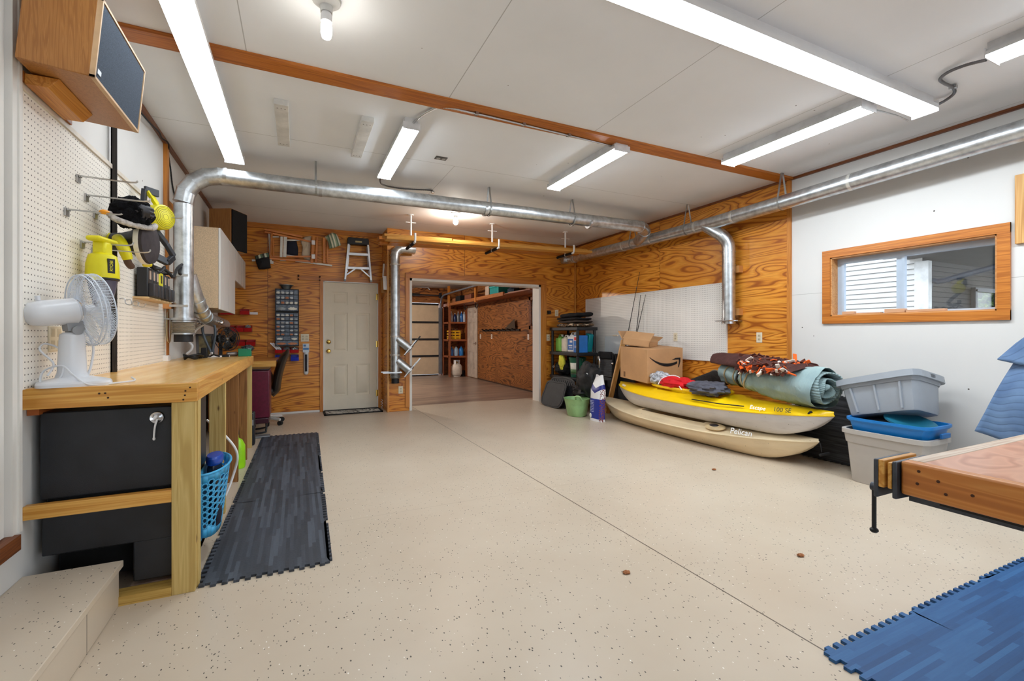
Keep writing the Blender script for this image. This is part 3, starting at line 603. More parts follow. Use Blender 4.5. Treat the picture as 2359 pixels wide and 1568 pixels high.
plank('back board of the lowest layer on the hanging rack', 1.02, 4.1, 6.435, 6.55, 2.462, .034, G, TRIM_X)
plank('short board lying on top at the left end of the hanging rack', 1.03, 1.95, 6.1, 6.27, 2.502, .03, G)
plank('upper long board on the hanging rack starting past its left hanger', 1.97, 4.22, 6.11, 6.27, 2.502, .02, G)
plank('thin reddish board on top of the left end of the hanging rack', 1.0, 1.7, 6.33, 6.5, 2.502, .045, G, TRIM_X)
# ================================================================ LEFT WALL AND WORKBENCH
PEG_L = pegboard('pegboard_left', (240, 234, 224), 'y'); PEG_R = pegboard('pegboard_right', (238, 235, 230), 'y')
t = Thing('pegboard', 'white pegboard along the left wall above the workbench', 'pegboard')
t.part('panel', MB().box(-1.03, -1.016, 2.5, 4.77, .975, 2.2), PEG_L)
t.part('edge_strip', MB().box(-1.03, -1.008, 2.497, 2.52, .975, 2.222), PAINT); t.part('edge_strip', MB().box(-1.03, -1.008, 4.75, 4.77, .975, 1.72), PAINT)
t.part('top_strip', MB().box(-1.03, -1.006, 2.497, 4.3, 2.2, 2.224), mat((214, 204, 190), .5)); t.done()
# ---------------------------------------------------------------- the bench
BX0, BX1, BY0, BY1, BZ = -1.028, -.425, 2.56, 5.611, .976
t = Thing('workbench', 'long pine workbench against the left wall with rough timber posts', 'workbench')
tt = NT('bench_top_wood'); pp = tt.pos('World'); n1 = tt.noise(tt.map(pp, (14, .8, 1)), 1, 4, .6, .5)
tc = tt.ramp(n1, [(.25, C(206, 150, 78)), (.5, C(226, 178, 104)), (.75, C(238, 200, 132))]); tc = tt.mix(tt.ramp(tt.noise(pp, 3.5, 3), [(.5, 0.), (.75, .3)]), tc, C(196, 140, 70))
tt.fin(tc, .22, 0, .5)
t.part('top', MB().box(BX0, BX1-.036, BY0+.036, BY1, BZ-.04, BZ), tt.m)
sc = MB()
for x, z in ((-.452, .955), (-.47, .94), (-.472, .92), (-.478, .9), (-.76, .945), (-.75, .925), (-.78, .945)): sc.cyl((x, BY0+.002, z), (x, BY0-.0012, z), .0042, 8)
ap = t.part('front_apron', MB().box(BX0, BX1, BY0, BY0+.037, .889, BZ), PINE_X, bev=.002); t.part('screw', sc, mat((60, 36, 22), .5, .4), parent=ap)
t.part('side_apron', MB().box(BX1-.037, BX1, BY0+.037, BY1, .889, BZ), PINE_Y, bev=.002)
t.part('corner_post', MB().box(-.524, -.433, BY0+.003, BY0+.042, 0, .889).box(-.462, -.426, BY0+.042, BY0+.1, 0, .889), TREAT_Z, bev=.002)
for y, m in ((3.61, TREAT_Z), (4.34, BROWN_Z), (5.06, BROWN_Z), (5.575, TREAT_Z)):
    t.part('post', MB().box(-.53, -.438, y-.02, y+.02, 0, .889), m, bev=.002); t.part('rear_post', MB().box(-1.02, -.93, y-.02, y+.02, 0, .93), m)
t.part('cross_rail', MB().box(BX0, -.524, BY0+.005, BY0+.042, .43, .487), PINE_X, bev=.002)
t.part('bottom_plate', MB().box(-.98, -.524, BY0+.002, BY0+.09, 0, .04), lumber('plate_wood', (196, 158, 78), (212, 176, 96), (150, 110, 44), 'x', .7, .6))
t.part('top_cleat', MB().box(BX0, -.99, BY0+.04, BY0+.6, .86, .888), mat((176, 96, 40), .6)); t.done()
# black refrigerator lying under it
DKF = NT('black_textured_steel'); DKF.bump(DKF.noise(DKF.pos(), 420, 2), .35, .002); DKF.fin(DKF.ramp(DKF.noise(DKF.pos(), 5, 3), [(.3, C(24, 26, 30)), (.7, C(38, 41, 48))]), .38, 0, .5)
t = Thing('mini_fridge', 'black mini fridge turned sideways under the near end of the workbench', 'fridge')
fb = MB().box(-1.0, -.465, 2.63, 3.06, .49, .866); fb.box(-1.0, -.465, 2.645, 3.06, .24, .47).box(-.685, -.465, 2.645, 3.06, .06, .245).box(-1.0, -.465, 2.8, 3.06, .06, .25).box(-.99, -.47, 2.66, 3.06, .46, .5)
t.part('body', fb, DKF.m, bev=.006)
t.part('compressor_niche', MB().box(-.99, -.69, 2.79, 2.8, .06, .24), BLACKM)
t.part('foot', MB().cyl((-.56, 2.72, .04), (-.56, 2.72, .07), .02, 12).cyl((-.92, 2.72, .04), (-.92, 2.72, .07), .02, 12).cyl((-.56, 3., .04), (-.56, 3., .07), .02, 12), BLACK)
cp = t.part('chrome_cap', MB().lathe([(.027, 0), (.029, .004), (.026, .009), (.016, .004), (.012, .012), (.001, .014)], Matrix(((1, 0, 0, -.592), (0, 0, -1, 2.63), (0, 1, 0, .815), (0, 0, 0, 1))), 24), CHROME)
t.part('pull_strap', MB().tube(smooth_path([(-.588, 2.616, .81), (-.596, 2.61, .775), (-.602, 2.62, .72)], 4), .004, 8).ell((-.602, 2.622, .718), (.006, .005, .008)), WHITEP, parent=cp); t.done()
solo('skid_board', MB().box(-.7, -.53, 2.662, 3.05, .001, .04), mat((168, 142, 124), .7, 0, .3, .1), 'grey painted board on the floor under the black mini fridge', 'board')
# blue hanging basket (holes are real)
t = Thing('hanging_basket', 'sky blue plastic basket with round holes hanging beside the mini fridge', 'basket')
bm = MB()
def bsk(u, v):
    a = -math.pi/2+math.pi*u; w = .19+.06*v; d = .06+.045*v; z = .125+.36*v+(.02*(1-v)*(1-math.cos(a)))
    return Vector((-.452+d*math.cos(a), 3.02+w*math.sin(a), z))
NC = 11
for i in range(NC):                      # columns of punched cells, staggered by half a cell
    u0, u1 = .03+.94*i/NC, .03+.94*(i+1)/NC; off = .045 if i % 2 else 0.
    vs_ = [0., .14+off]+[.14+off+.09*(k+1) for k in range(8)]+[1.]
    for k in range(len(vs_)-1):
        v0, v1 = vs_[k], vs_[k+1]
        if 0 < k < len(vs_)-2:
            n = 16; cu, cv = (u0+u1)/2, (v0+v1)/2; ou = []; inn = []
            for q in range(n):
                a = 2*math.pi*(q+.5)/n; c_, s_ = math.cos(a), math.sin(a); m_ = max(abs(c_), abs(s_)); ou.append(bsk(cu+(u1-u0)/2*c_/m_, cv+(v1-v0)/2*s_/m_)); inn.append(bsk(cu+(u1-u0)*.37*c_, cv+(v1-v0)*.37*s_))
            bm.add(ou+inn, [(q, (q+1) % n, n+(q+1) % n, n+q) for q in range(n)])
        else: bm.add([bsk(u0, v0), bsk(u1, v0), bsk(u1, v1), bsk(u0, v1)], [(0, 1, 2, 3)])
for u0, u1 in ((0., .03), (.97, 1.)): bm.add([bsk(u0, 0), bsk(u1, 0), bsk(u1, 1), bsk(u0, 1)], [(0, 1, 2, 3)])
SKY = mat((70, 168, 218), .35, 0, .5, .03)
t.part('shell', bm, SKY, solid=.004)
t.part('back_panel', MB().box(-.462, -.452, 2.8, 3.24, .13, .485), SKY)
t.part('rim', MB().tube([bsk(i/30, 1.)+Vector((.003, 0, 0)) for i in range(31)], .006, 8), SKY); t.done()
t = Thing('detergent_tub', 'dark tub with a wide royal blue lid standing in the sky blue basket', 'container')
t.part('tub', MB().lathe([(.05, .2), (.06, .24), (.062, .5), (.055, .535)], TR(-.41, 2.96, -.03), 24, .55, 1.3), mat((20, 22, 40), .3))
t.part('lid', MB().lathe([(.06, .53), (.066, .54), (.066, .565), (.058, .575), (.001, .575)], TR(-.41, 2.96, -.03), 24, .6, 1.35), mat((20, 66, 160), .35)); t.done()
t = Thing('green_jug', 'lime green jug on the floor between the brown bench posts', 'jug')
t.part('body', MB().lathe([(.001, 0), (.07, .002), (.075, .03), (.072, .2), (.05, .25), (.022, .27), (.02, .3)], TR(-.5, 4.78, 0), 24), mat((150, 214, 24), .35))
t.part('cap', MB().cyl((-.5, 4.78, .3), (-.5, 4.78, .335), .024, 16), BLACK); t.done()
t = Thing('power_tool_case', 'black power tool case standing on the floor by the last bench post', 'case')
t.part('shell', MB().box(-.6, -.42, 5.66, 5.78, .0, .36).box(-.56, -.46, 5.68, 5.76, .36, .40), mat((34, 36, 42), .45), bev=.015)
t.part('latch', MB().box(-.55, -.5, 5.652, 5.662, .22, .28).box(-.47, -.43, 5.652, 5.662, .22, .28), GREY); t.done()
solo('extension_cord', MB().tube(smooth_path([(-.56, 3.7, .62), (-.44, 3.66, .5), (-.38, 3.68, .38), (-.40, 3.72, .24), (-.47, 3.66, .06), (-.6, 3.55, .012)], 8), .008, 8), WHITEP, 'white cord looping out past the second bench post', 'cord')
# odds and ends seen between the posts
t = Thing('storage_crate', 'dark blue crate of tools on the floor under the bench, behind the posts', 'crate')
t.part('bin', MB().box(-.9, -.62, 3.2, 3.55, 0, .3), mat((24, 44, 110), .5), bev=.01); t.part('bag', MB().blob((-.75, 3.38, .36), (.12, .14, .1), .3, 3, 2), BLACKM)
t.part('rag', MB().blob((-.7, 3.3, .5), (.08, .08, .06), .3, 3, 4), mat((190, 96, 36), .8), 'orange rag'); t.done()
solo('cardboard_sheet', MB().box(-.55, -.49, 3.1, 3.112, .0, .8), mat((128, 116, 108), .7), 'grey-brown board standing between the mini fridge and the second post', 'board')
# ---------------------------------------------------------------- white table fan
t = Thing('table_fan', 'white table fan with a wire cage on the workbench', 'fan')
fx, fy = -.905, 2.665; FN = Vector((.766, .643, .14)).normalized(); UPV = Vector((0, 0, 1)); S = FN.cross(UPV).normalized(); U2 = S.cross(FN).normalized(); HP = Vector((fx, fy, 1.305))-FN*.045
FM = Matrix((( S.x, U2.x, FN.x, HP.x), (S.y, U2.y, FN.y, HP.y), (S.z, U2.z, FN.z, HP.z), (0, 0, 0, 1)))
WF = mat((216, 218, 223), .25, 0, .5, .01); WG = mat((206, 214, 226), .35, 0, .5, .01)
bs = MB(); sq = [(.125*math.copysign(abs(math.cos(a))**.45, math.cos(a)), .1*math.copysign(abs(math.sin(a))**.45, math.sin(a))) for a in [2*math.pi*i/32 for i in range(32)]]
B = TR(fx+.01, fy, BZ) @ RZ(18)
for k0, k1, z0, z1 in ((1, 1, 0, .012), (1, .97, .012, .02), (.97, .4, .02, .04)):
    n = len(sq); bs.add([B @ Vector((x*k0, y*k0, z0)) for x, y in sq]+[B @ Vector((x*k1, y*k1, z1)) for x, y in sq], [(i, (i+1) % n, n+(i+1) % n, n+i) for i in range(n)]+[tuple(range(n, 2*n))])
t.part('base', bs, WF)
t.part('column', MB().lathe([(.062, BZ+.02), (.05, BZ+.06), (.044, BZ+.2), (.042, BZ+.225), (.03, BZ+.235), (.001, BZ+.236)], TR(fx, fy, 0) @ RZ(28), 20, 1, .8), WF)
pv = t.part('pivot', MB().box(-.026, .026, -.085, -.045, .01, .07, FM).cyl(FM @ Vector((-.036, -.085, .04)), FM @ Vector((.036, -.085, .04)), .02, 16), GREY)
mp = [(.001, -.12), (.03, -.115), (.05, -.095), (.058, -.06), (.06, .02), (.062, .05), (.05, .062), (.02, .066)]
t.part('motor', MB().lathe([(r*.95, z) for r, z in mp], FM, 28), WF)
t.part('motor_knob', MB().cyl(FM @ Vector((0, .055, -.06)), FM @ Vector((0, .075, -.06)), .009, 12), WF)
cg = MB(); RC = .162
for r, z in ((RC, .10), (RC, .135), (RC*.985, .085), (.075, .152), (.045, .16)): cg.tube([FM @ Vector((r*math.cos(a), r*math.sin(a), z)) for a in [2*math.pi*i/48 for i in range(48)]], .0022 if r < RC*.98 else .003, 6, True)
cg2 = MB()
for i in range(72):
    a = 2*math.pi*i/72; c, s_ = math.cos(a), math.sin(a)
    cg2.tube([FM @ Vector((r*c, r*s_, z)) for r, z in ((.05, .066), (.1, .07), (.145, .084), (RC, .10), (RC, .135), (.14, .146), (.09, .155), (.045, .16))], .0011, 4)
t.part('cage_rings', cg, WG); t.part('cage_wires', cg2, WG)
bl = MB()
for k in range(3):
    a0 = 2*math.pi*k/3
    bl.grid(lambda u, v: FM @ Vector(((.02+.115*u)*math.cos(a0+(v-.5)*(.9+.5*u)), (.02+.115*u)*math.sin(a0+(v-.5)*(.9+.5*u)), .105+.028*(v-.5))), 8, 8)
t.part('blade', bl, (lambda q: q.fin(C(232, 238, 246), .15, 0, .5, Alpha=.35))(NT('clear_blade')), solid=.002); t.part('hub', MB().lathe([(.024, .085), (.026, .12), (.015, .13), (.001, .132)], FM, 20), WF)
t.part('badge', MB().lathe([(.04, .158), (.04, .163), (.001, .165)], FM, 24), WF)
cd = [PX(u, v, x) for u, v, x in ((188, 795, -.87), (188, 835, -.86), (170, 858, -.84))]
t.part('neck_cable', MB().tube(smooth_path([HP+FN*.05+Vector((.02, .03, -.06)), HP+FN*.05+Vector((.05, .05, -.15)), Vector((fx+.05, fy+.05, BZ+.09)), Vector((fx+.04, fy+.03, BZ+.03))], 6), .005, 8), WF)
pts = [(fx-.06, fy-.06, BZ+.05), (-.955, 2.63, BZ+.10), (-.995, 2.62, BZ+.16), (-.99, 2.66, BZ+.185), (-.93, 2.64, BZ+.15), (-.925, 2.62, BZ+.05), (-.96, 2.6, BZ+.012), (-.99, 2.61, BZ+.02), (-.985, 2.63, BZ+.07), (-.92, 2.61, BZ+.09), (-.88, 2.6, BZ+.05), (-.82, 2.585, BZ+.006), (-.74, 2.65, BZ+.006), (-.7, 2.72, BZ+.008), (-.72, 2.76, BZ+.02)]
t.part('power_cord', MB().tube(smooth_path(pts, 8), .0042, 8), WF); t.done()
t = Thing('wall_outlet', 'ivory four-socket outlet plate on the left pegboard behind the fan', 'outlet')
t.part('plate', MB().box(-1.016, -1.009, 2.745, 2.865, 1.125, 1.24), IVORY, bev=.003)
for y in (2.775, 2.835):
    for z in (1.155, 1.21): t.part('socket', MB().box(-1.01, -1.0075, y-.017, y+.017, z-.019, z+.019), mat((198, 184, 156), .5), bev=.002)
t.done()
solo('angle_iron', MB().box(-1.014, -.985, 3.505, 3.511, BZ, 2.7).box(-1.014, -1.008, 3.505, 3.535, BZ, 2.7), lumber('rusty_black_steel', (44, 38, 34), (62, 54, 48), (24, 20, 18), 'z', 1, .6, False), 'tall dark angle iron standing on the bench in front of the pegboard', 'post')
t = Thing('switch_box', 'small white box at the foot of the pegboard on the bench', 'box'); t.part('case', MB().box(-1.028, -.985, 4.7, 4.8, BZ, BZ+.05), WHITEP, bev=.004); t.done()
# ---------------------------------------------------------------- pegboard hooks and what hangs on them
def hook(label, y, z, L, tip=.02, group='pegboard hooks'):
    t = Thing('pegboard_hook', label, 'hook', group)
    for dy in (-.01, .01): t.part('prong', MB().tube(smooth_path([(-1.014, y+dy, z), (-1.0, y+dy, z+.004), (-1.0+L-.03, y+dy*.8, z), (-1.0+L, y+dy*.6, z+tip)], 4), .0022, 6), STEEL)
    t.part('backplate', MB().box(-1.016, -1.008, y-.02, y+.02, z-.03, z+.008).cyl((-1.004, y-.013, z), (-1.004, y+.013, z), .004, 8), STEEL); return t.done()
hook('empty double hook at the top of the left pegboard', 3.05, 2.008, .23, .012)
hook('double hook over the fluffy bonnet, one row down from the empty top hook', 3.15, 1.938, .26)
hook('double hook holding the yellow and black blower', 3.95, 2.03, .26)
hook('double hook with an orange clip on the left pegboard', 2.92, 1.805, .2, .006)
hook('double hook carrying the fluffy black bonnet', 3.27, 1.872, .2)
hook('double hook carrying the yellow hand vacuum', 3.1, 1.68, .2)
hook('double hook in front of the yellow buffer', 3.24, 1.668, .24)
for i, y in enumerate((3.66, 3.78, 3.92)):
    t = Thing('curved_hook', ('first', 'second', 'third')[i]+' of the three small curved hooks low on the pegboard, counted from the fan', 'hook', 'small curved hooks')
    t.part('wire', MB().tube(smooth_path([(-1.014, y, 1.43), (-.99, y, 1.43), (-.985, y, 1.40), (-.96, y, 1.39), (-.945, y, 1.415)], 4), .003, 6), STEEL); t.done()
solo('hook_clip', MB().ell((-.87, 2.92, 1.812), (.022, .018, .012), None, 12), mat((226, 150, 30), .4), 'small orange clip on a pegboard hook', 'clip')
# yellow hand vacuum
t = Thing('hand_vacuum', 'yellow hand vacuum with smoky dust cup hanging on the left pegboard', 'vacuum cleaner')
vx, vy = -.925, 3.08; VM = TR(vx, vy, 1.33) @ RZ(-12)
t.part('dust_cup', MB().lathe([(.03, 0), (.034, .005), (.055, .1), (.066, .165)], VM @ RX(0), 28, .95, 1.0), (lambda q: q.fin(C(96, 94, 112), .1, 0, .5, Alpha=.82))(NT('smoky_plastic')))
t.part('body', MB().lathe([(.07, .16), (.073, .17), (.07, .24), (.06, .285), (.035, .3), (.001, .302)], VM, 28, .95, 1.), YEL)
t.part('seal_band', MB().lathe([(.067, .155), (.072, .158), (.072, .166)], VM, 28, .96, 1.), BLACK)
t.part('handle', MB().box(-.03, .03, -.035, .035, .28, .36, VM).box(-.035, .035, -.08, .075, .352, .378, VM), YEL, bev=.012)
lb = t.part('label_plate', MB().box(.064, .07, -.012, .02, .19, .265, VM @ RZ(-35)), BLACK)
text('RYOBI', .02, VM @ RZ(-35) @ TR(.0705, .004, .228) @ Matrix(((0, 0, 1, 0), (0, -1, 0, 0), (1, 0, 0, 0), (0, 0, 0, 1))), YEL, 'lettering', lb)
t.part('latch', MB().box(.06, .075, -.02, .02, .15, .18, VM @ RZ(-80)), YEL); t.done()
# buffer
t = Thing('buffer_polisher', 'yellow cordless buffer with a large dark foam pad on the left pegboard', 'polisher')
BM = TR(-.80, 3.42, 1.752) @ RZ(-8) @ RY(90)
t.part('pad', MB().lathe([(.001, .005), (.01, .004), (.11, .006), (.122, 0), (.124, -.018)], BM, 36), mat((66, 60, 62), .8, 0, .2, .1, 20., .2))
t.part('backing_ring', MB().lathe([(.126, -.016), (.128, -.02), (.128, -.04), (.1, -.042)], BM, 36), mat((230, 224, 208), .6))
t.part('shroud', MB().lathe([(.105, -.04), (.1, -.05), (.07, -.09), (.055, -.14), (.05, -.19), (.001, -.19)], BM, 28), mat((52, 56, 64), .5))
for sg in (-1, 1):
    hp = smooth_path([Vector((.02, sg*.05, -.14)), Vector((.0, sg*.10, -.12)), Vector((.06, sg*.13, -.08)), Vector((.12, sg*.12, -.065))], 5)
    t.part('handle', MB().tube([BM @ q for q in hp], [.022+.008*math.sin(i/len(hp)*3.1) for i in range(len(hp))], 12), YEL)
t.part('grip', MB().tube([BM @ q for q in smooth_path([Vector((.11, -.125, -.07)), Vector((.14, -.1, -.07)), Vector((.15, -.06, -.075))], 4)], .019, 10), mat((84, 62, 52), .8))
t.part('motor_cap', MB().lathe([(.045, -.185), (.05, -.2), (.03, -.215), (.001, -.217)], BM, 24), YEL); t.done()
t = Thing('buffing_bonnet', 'fluffy black bonnet with a grey fur rim hung above the buffer', 'bonnet')
t.part('fur', MB().blob((-.86, 3.3, 1.9), (.095, .1, .085), .22, 4, 3, None, 36), mat((20, 20, 23), .95, 0, .1, .4, 60., .9, 160.))
t.part('lining', MB().blob((-.8, 3.27, 1.905), (.05, .055, .04), .3, 4, 8), mat((50, 50, 56), .6))
t.part('fur_rim', MB().tube(smooth_path([(-.94, 3.22, 1.87), (-.9, 3.2, 1.835), (-.82, 3.26, 1.82), (-.78, 3.36, 1.835), (-.78, 3.42, 1.86)], 8), [.016+.005*noise.noise(Vector((i*.9, 0, 0))) for i in range(33)], 12), mat((182, 176, 172), .95, 0, .1, .2, 40., .8, 120.)); t.done()
t = Thing('cordless_blower', 'yellow round fan unit in an angular black frame hung high on the pegboard', 'blower')
DM = TR(-.87, 3.93, 2.02) @ RZ(-35) @ RY(90)
t.part('drum', MB().lathe([(.001, .05), (.03, .052), (.075, .045), (.085, .035), (.088, -.03), (.08, -.04), (.001, -.04)], DM, 32), YEL)
gr = MB()
for k in range(6): gr.tube([DM @ Vector(((.02+k*.011)*math.cos(a), (.02+k*.011)*math.sin(a), .0505-.0007*k*k*.3)) for a in [2*math.pi*i/28 for i in range(28)]], .0022, 5, True)
t.part('grille', gr, mat((160, 150, 20), .5))
FR = TR(-.89, 3.95, 2.02) @ RZ(-35)
fl = MB(); ps = [(-.0, -.09, .17), (0, -.1, .06), (0, -.03, -.07), (0, .07, -.17), (0, .13, -.25), (0, .08, -.3), (0, -.02, -.27), (0, -.02, -.2)]
for a, b in zip(ps, ps[1:]): fl.bar(FR @ Vector(a), FR @ Vector(b), .05, .026, (1, 0, 0))
fl.bar(FR @ Vector((0, .01, .17)), FR @ Vector((0, -.09, .17)), .05, .02, (1, 0, 0)); t.part('frame', fl, mat((40, 44, 52), .5), bev=.004)
t.part('top_strip', MB().bar(FR @ Vector((0, -.07, .17)), FR @ Vector((0, .0, .09)), .05, .02, (1, 0, 0)), YEL); t.done()
# chargers on a strip
solo('charger_shelf', MB().box(-1.016, -.93, 3.91, 4.55, 1.452, 1.464), mat((206, 176, 130), .6), 'thin wooden ledge under the row of battery chargers', 'shelf')
CH = [(3.89, 4.03, 'widest black battery charger at the left end of the row', 0), (4.04, 4.13, 'black battery charger second in the row, right of the widest one', 0), (4.15, 4.24, 'black battery charger just left of the yellow one', 0), (4.26, 4.4, 'yellow battery charger in the row', 1), (4.43, 4.53, 'black battery charger just right of the yellow one', 0), (4.56, 4.66, 'black battery charger at the right end of the row', 0)]
for y0, y1, lb, yl in CH:
    y0, y1 = 3.93+(y0-3.89)*.78, 3.93+(y1-3.89)*.78
    t = Thing('battery_charger', lb, 'charger', 'battery chargers'); m = YEL if yl else mat((30, 30, 34), .4)
    t.part('case', MB().box(-1.0, -.935, y0, y1, 1.464, 1.67), m, bev=.008)
    t.part('battery', MB().box(-.94, -.9, y0+.012, y1-.012, 1.466, 1.56), mat((48, 46, 50), .5) if not yl else BLACK, bev=.008)
    t.part('sticker', MB().box(-.936, -.9345, (y0+y1)/2-.02, (y0+y1)/2+.02, 1.59, 1.65), mat((196, 170, 150), .5) if not yl else mat((60, 56, 20), .5)); t.done()
solo('cord_bundle', MB().tube(smooth_path([(-.95, 3.9, 1.7)]+[(-.94+.03*math.sin(i*2.1), 3.95+.045*i, 1.69+.025*math.cos(i*2.7)) for i in range(14)]+[(-.9, 4.6, 1.75), (-.88, 4.7, 1.8), (-.9, 4.66, 1.72), (-.86, 4.74, 1.7)], 5), .011, 7), BLACK, 'tangle of black cords above the row of chargers', 'cord')
solo('paper_note', MB().box(-1.028, -1.02, 4.45, 4.68, 1.8, 1.9), WHITEP, 'white paper note on the wall under the blower', 'paper')
# ---------------------------------------------------------------- speaker on its bracket
VEN = lumber('walnut_veneer', (168, 112, 54), (180, 124, 64), (140, 88, 40), 'z', 2.2, .4, False)
t = Thing('bookshelf_speaker', 'large wood veneer speaker with a dark grille high on the left wall', 'speaker')
SM = TR(-.985, 2.40, 2.268) @ RY(5)
t.part('cabinet', MB().box(0, .225, 0, .57, 0, .33, SM), VEN, bev=.004)
gq = NT('speaker_cloth'); gq.bump(gq.noise(gq.pos(), 500, 1), .4, .002)
t.part('grille', MB().box(.225, .237, .012, .558, .012, .318, SM), gq.fin(gq.ramp(gq.noise(gq.pos(), 260, 2), [(.3, C(36, 46, 60)), (.7, C(62, 76, 94))]), .9), bev=.003)
ed = MB()
for b in ((0, .57, 0, .01), (0, .57, .32, .33), (0, .01, 0, .33), (.56, .57, 0, .33)): ed.box(.222, .24, b[0], b[1], b[2], b[3], SM)
t.part('edge_band', ed, mat((196, 160, 120), .5))
t.part('badge', MB().box(.237, .2395, .025, .06, .03, .05, SM), mat((196, 200, 206), .3, .6)); t.done()
t = Thing('speaker_bracket', 'stained wooden bracket screwed to the wall under the large speaker', 'bracket')
KW = lumber('orange_stained_wood', (172, 96, 34), (194, 118, 48), (110, 54, 18), 'y', .8, .45)
t.part('wall_board', MB().box(-1.03, -.998, 2.5, 2.94, 2.226, 2.266), KW, bev=.002)
t.part('support_block', MB().prism([(-.998, 2.215), (-.998, 2.258), (-.89, 2.258), (-.925, 2.215)], .34, Matrix(((1, 0, 0, 0), (0, 0, 1, 2.505), (0, 1, 0, 0), (0, 0, 0, 1)))), lumber('light_block', (206, 138, 52), (222, 158, 72), (160, 92, 26), 'y', .8, .45), bev=.002); t.done()
# ---------------------------------------------------------------- wall cupboards and the far speaker
OSB = mat((202, 176, 144), .6, 0, .3, .1, 120.)
def cupboard(label, y0, y1, z0, z1, doors):
    t = Thing('wall_cabinet', label, 'cabinet'); t.part('body', MB().box(-1.028, -.68, y0, y1, z0, z1), OSB, bev=.002)
    for a, b in doors:
        bm = MB().box(-.678, -.66, a+.003, b-.003, z0-.012, z1)
        d = t.part('door', bm, mat((222, 218, 214), .4, 0, .4, .01), bev=.002)
        gv = MB().box(-.6605, -.6585, a+.012, a+.02, z0-.01, z1-.004).box(-.6605, -.6585, (a+b)/2-.004, (a+b)/2+.004, z0-.01, z1-.004)
        t.part('door_groove', gv, mat((176, 172, 168), .5), parent=d)
    return t.done()
cupboard('tall white-doored wall cabinet with a bare particle board side', 5.1, 6.22, 1.455, 2.215, [(5.1, 6.22)])
cupboard('short white-doored wall cabinet in the far left corner', 6.24, 7.4, 1.855, 2.215, [(6.24, 6.82), (6.82, 7.4)])
t = Thing('bookshelf_speaker', 'wood speaker with a black grille on top of the far left cabinets', 'speaker')
M2 = TR(-.96, 6.5, 2.217) @ RZ(-28)
t.part('cabinet', MB().box(0, .27, 0, .3, 0, .5, M2), VEN, bev=.004); t.part('grille', MB().box(.27, .285, .01, .29, .01, .49, M2), BLACKM, bev=.003); t.done()
# ---------------------------------------------------------------- far end of the bench
t = Thing('cable_coil', 'coil of black cable on the bench by the foot of the duct', 'cable')
cc = MB()
for k in range(5): cc.tube([(-.88+(.05+.006*k)*math.cos(a)+.004*k, 5.05+(.12+.006*k)*math.sin(a), BZ+.012+.006*k+.01*math.sin(3*a+k)) for a in [2*math.pi*i/28 for i in range(28)]], .006, 6, True)
t.part('cable', cc, BLACK); t.part('plug', MB().box(-.86, -.82, 5.2, 5.25, BZ, BZ+.03), BLACK, bev=.005); t.done()
t = Thing('power_adapter', 'black power adapter standing on the bench by the cable coil', 'adapter')
t.part('body', MB().box(-.84, -.79, 5.24, 5.29, BZ, BZ+.1), BLACK, bev=.006); t.part('cable', MB().tube(smooth_path([(-.82, 5.29, BZ+.02), (-.78, 5.34, BZ+.012), (-.74, 5.28, BZ+.03), (-.70, 5.32, BZ+.012), (-.74, 5.36, BZ+.02)], 5), .007, 7), BLACK); t.done()
solo('orange_cap', MB().lathe([(.025, BZ), (.025, BZ+.035), (.018, BZ+.045), (.001, BZ+.046)], TR(-.86, 5.26, 0), 16), mat((200, 84, 40), .4), 'small orange cap on the bench beside the black adapter', 'cap')
solo('white_ruler', MB().cube((-.72, 5.42, BZ+.008), (.2, .03, .012), RZ(30)), WHITEP, 'white straight bar lying on the far end of the bench', 'bar')
t = Thing('picture_frame', 'small dark picture frame leaning on the wall at the far end of the bench', 'picture frame')
PM = TR(-.9, 5.42, BZ) @ RZ(20) @ RX(-12)
t.part('frame', MB().box(0, .15, 0, .02, 0, .02, PM).box(0, .15, 0, .02, .22, .24, PM).box(0, .02, 0, .02, 0, .24, PM).box(.13, .15, 0, .02, 0, .24, PM), mat((46, 32, 24), .4))
t.part('picture', MB().box(.018, .132, .006, .014, .018, .222, PM), mat((110, 96, 62), .5, 0, .3, .3, 20.)); t.done()
t = Thing('air_manifold', 'brass and steel air fittings with two black hoses above the far end of the bench', 'fitting')
AM = PY(478, 743, 5.45)
af = MB().cyl(AM+Vector((-.1, 0, 0)), AM+Vector((.14, 0, .01)), .014, 12)
for k in range(5): q = AM+Vector((-.08+.05*k, -.01, .012*(k % 2))); af.ell(q, (.02, .02, .02), None, 10).cyl(q, q+Vector((0, -.03, .03)), .008, 8)
t.part('manifold', af, CHROME)
for dx, tx in ((-.04, .035), (.06, .045)): t.part('hose', MB().tube(smooth_path([AM+Vector((dx, -.02, -.01)), AM+Vector((dx+.01, -.03, -.12)), AM+Vector((tx-.0, -.02, -.3)), Vector((AM.x+tx, AM.y-.02, BZ+.05))], 6), .012, 8), mat((70, 80, 90), .4))
t.part('coupling', MB().cyl((AM.x+.04, AM.y-.02, BZ), (AM.x+.04, AM.y-.02, BZ+.05), .016, 10).ell((AM.x+.04, AM.y-.02, BZ+.02), (.03, .02, .02), None, 10), CHROME)
t.part('supply_pipe', MB().tube(smooth_path([AM+Vector((-.1, 0, 0)), AM+Vector((-.25, 0, .0)), AM+Vector((-.36, .02, -.02))], 4), .012, 8), WHITEP); t.done()
solo('white_hose', MB().tube(smooth_path([PY(u, v, 5.4) for u, v in ((470, 747), (452, 760), (440, 780), (437, 788), (443, 796), (440, 806), (430, 815))], 5), .011, 8), WHITEP, 'white hose curving down to the bench behind the flexible duct end', 'hose')
t = Thing('clip_fan', 'round black fan at the far end of the bench, facing the room', 'fan')
KF = PY(524, 780, 5.5); KM = TR(KF) @ RZ(-38) @ RY(90)
kc = MB()
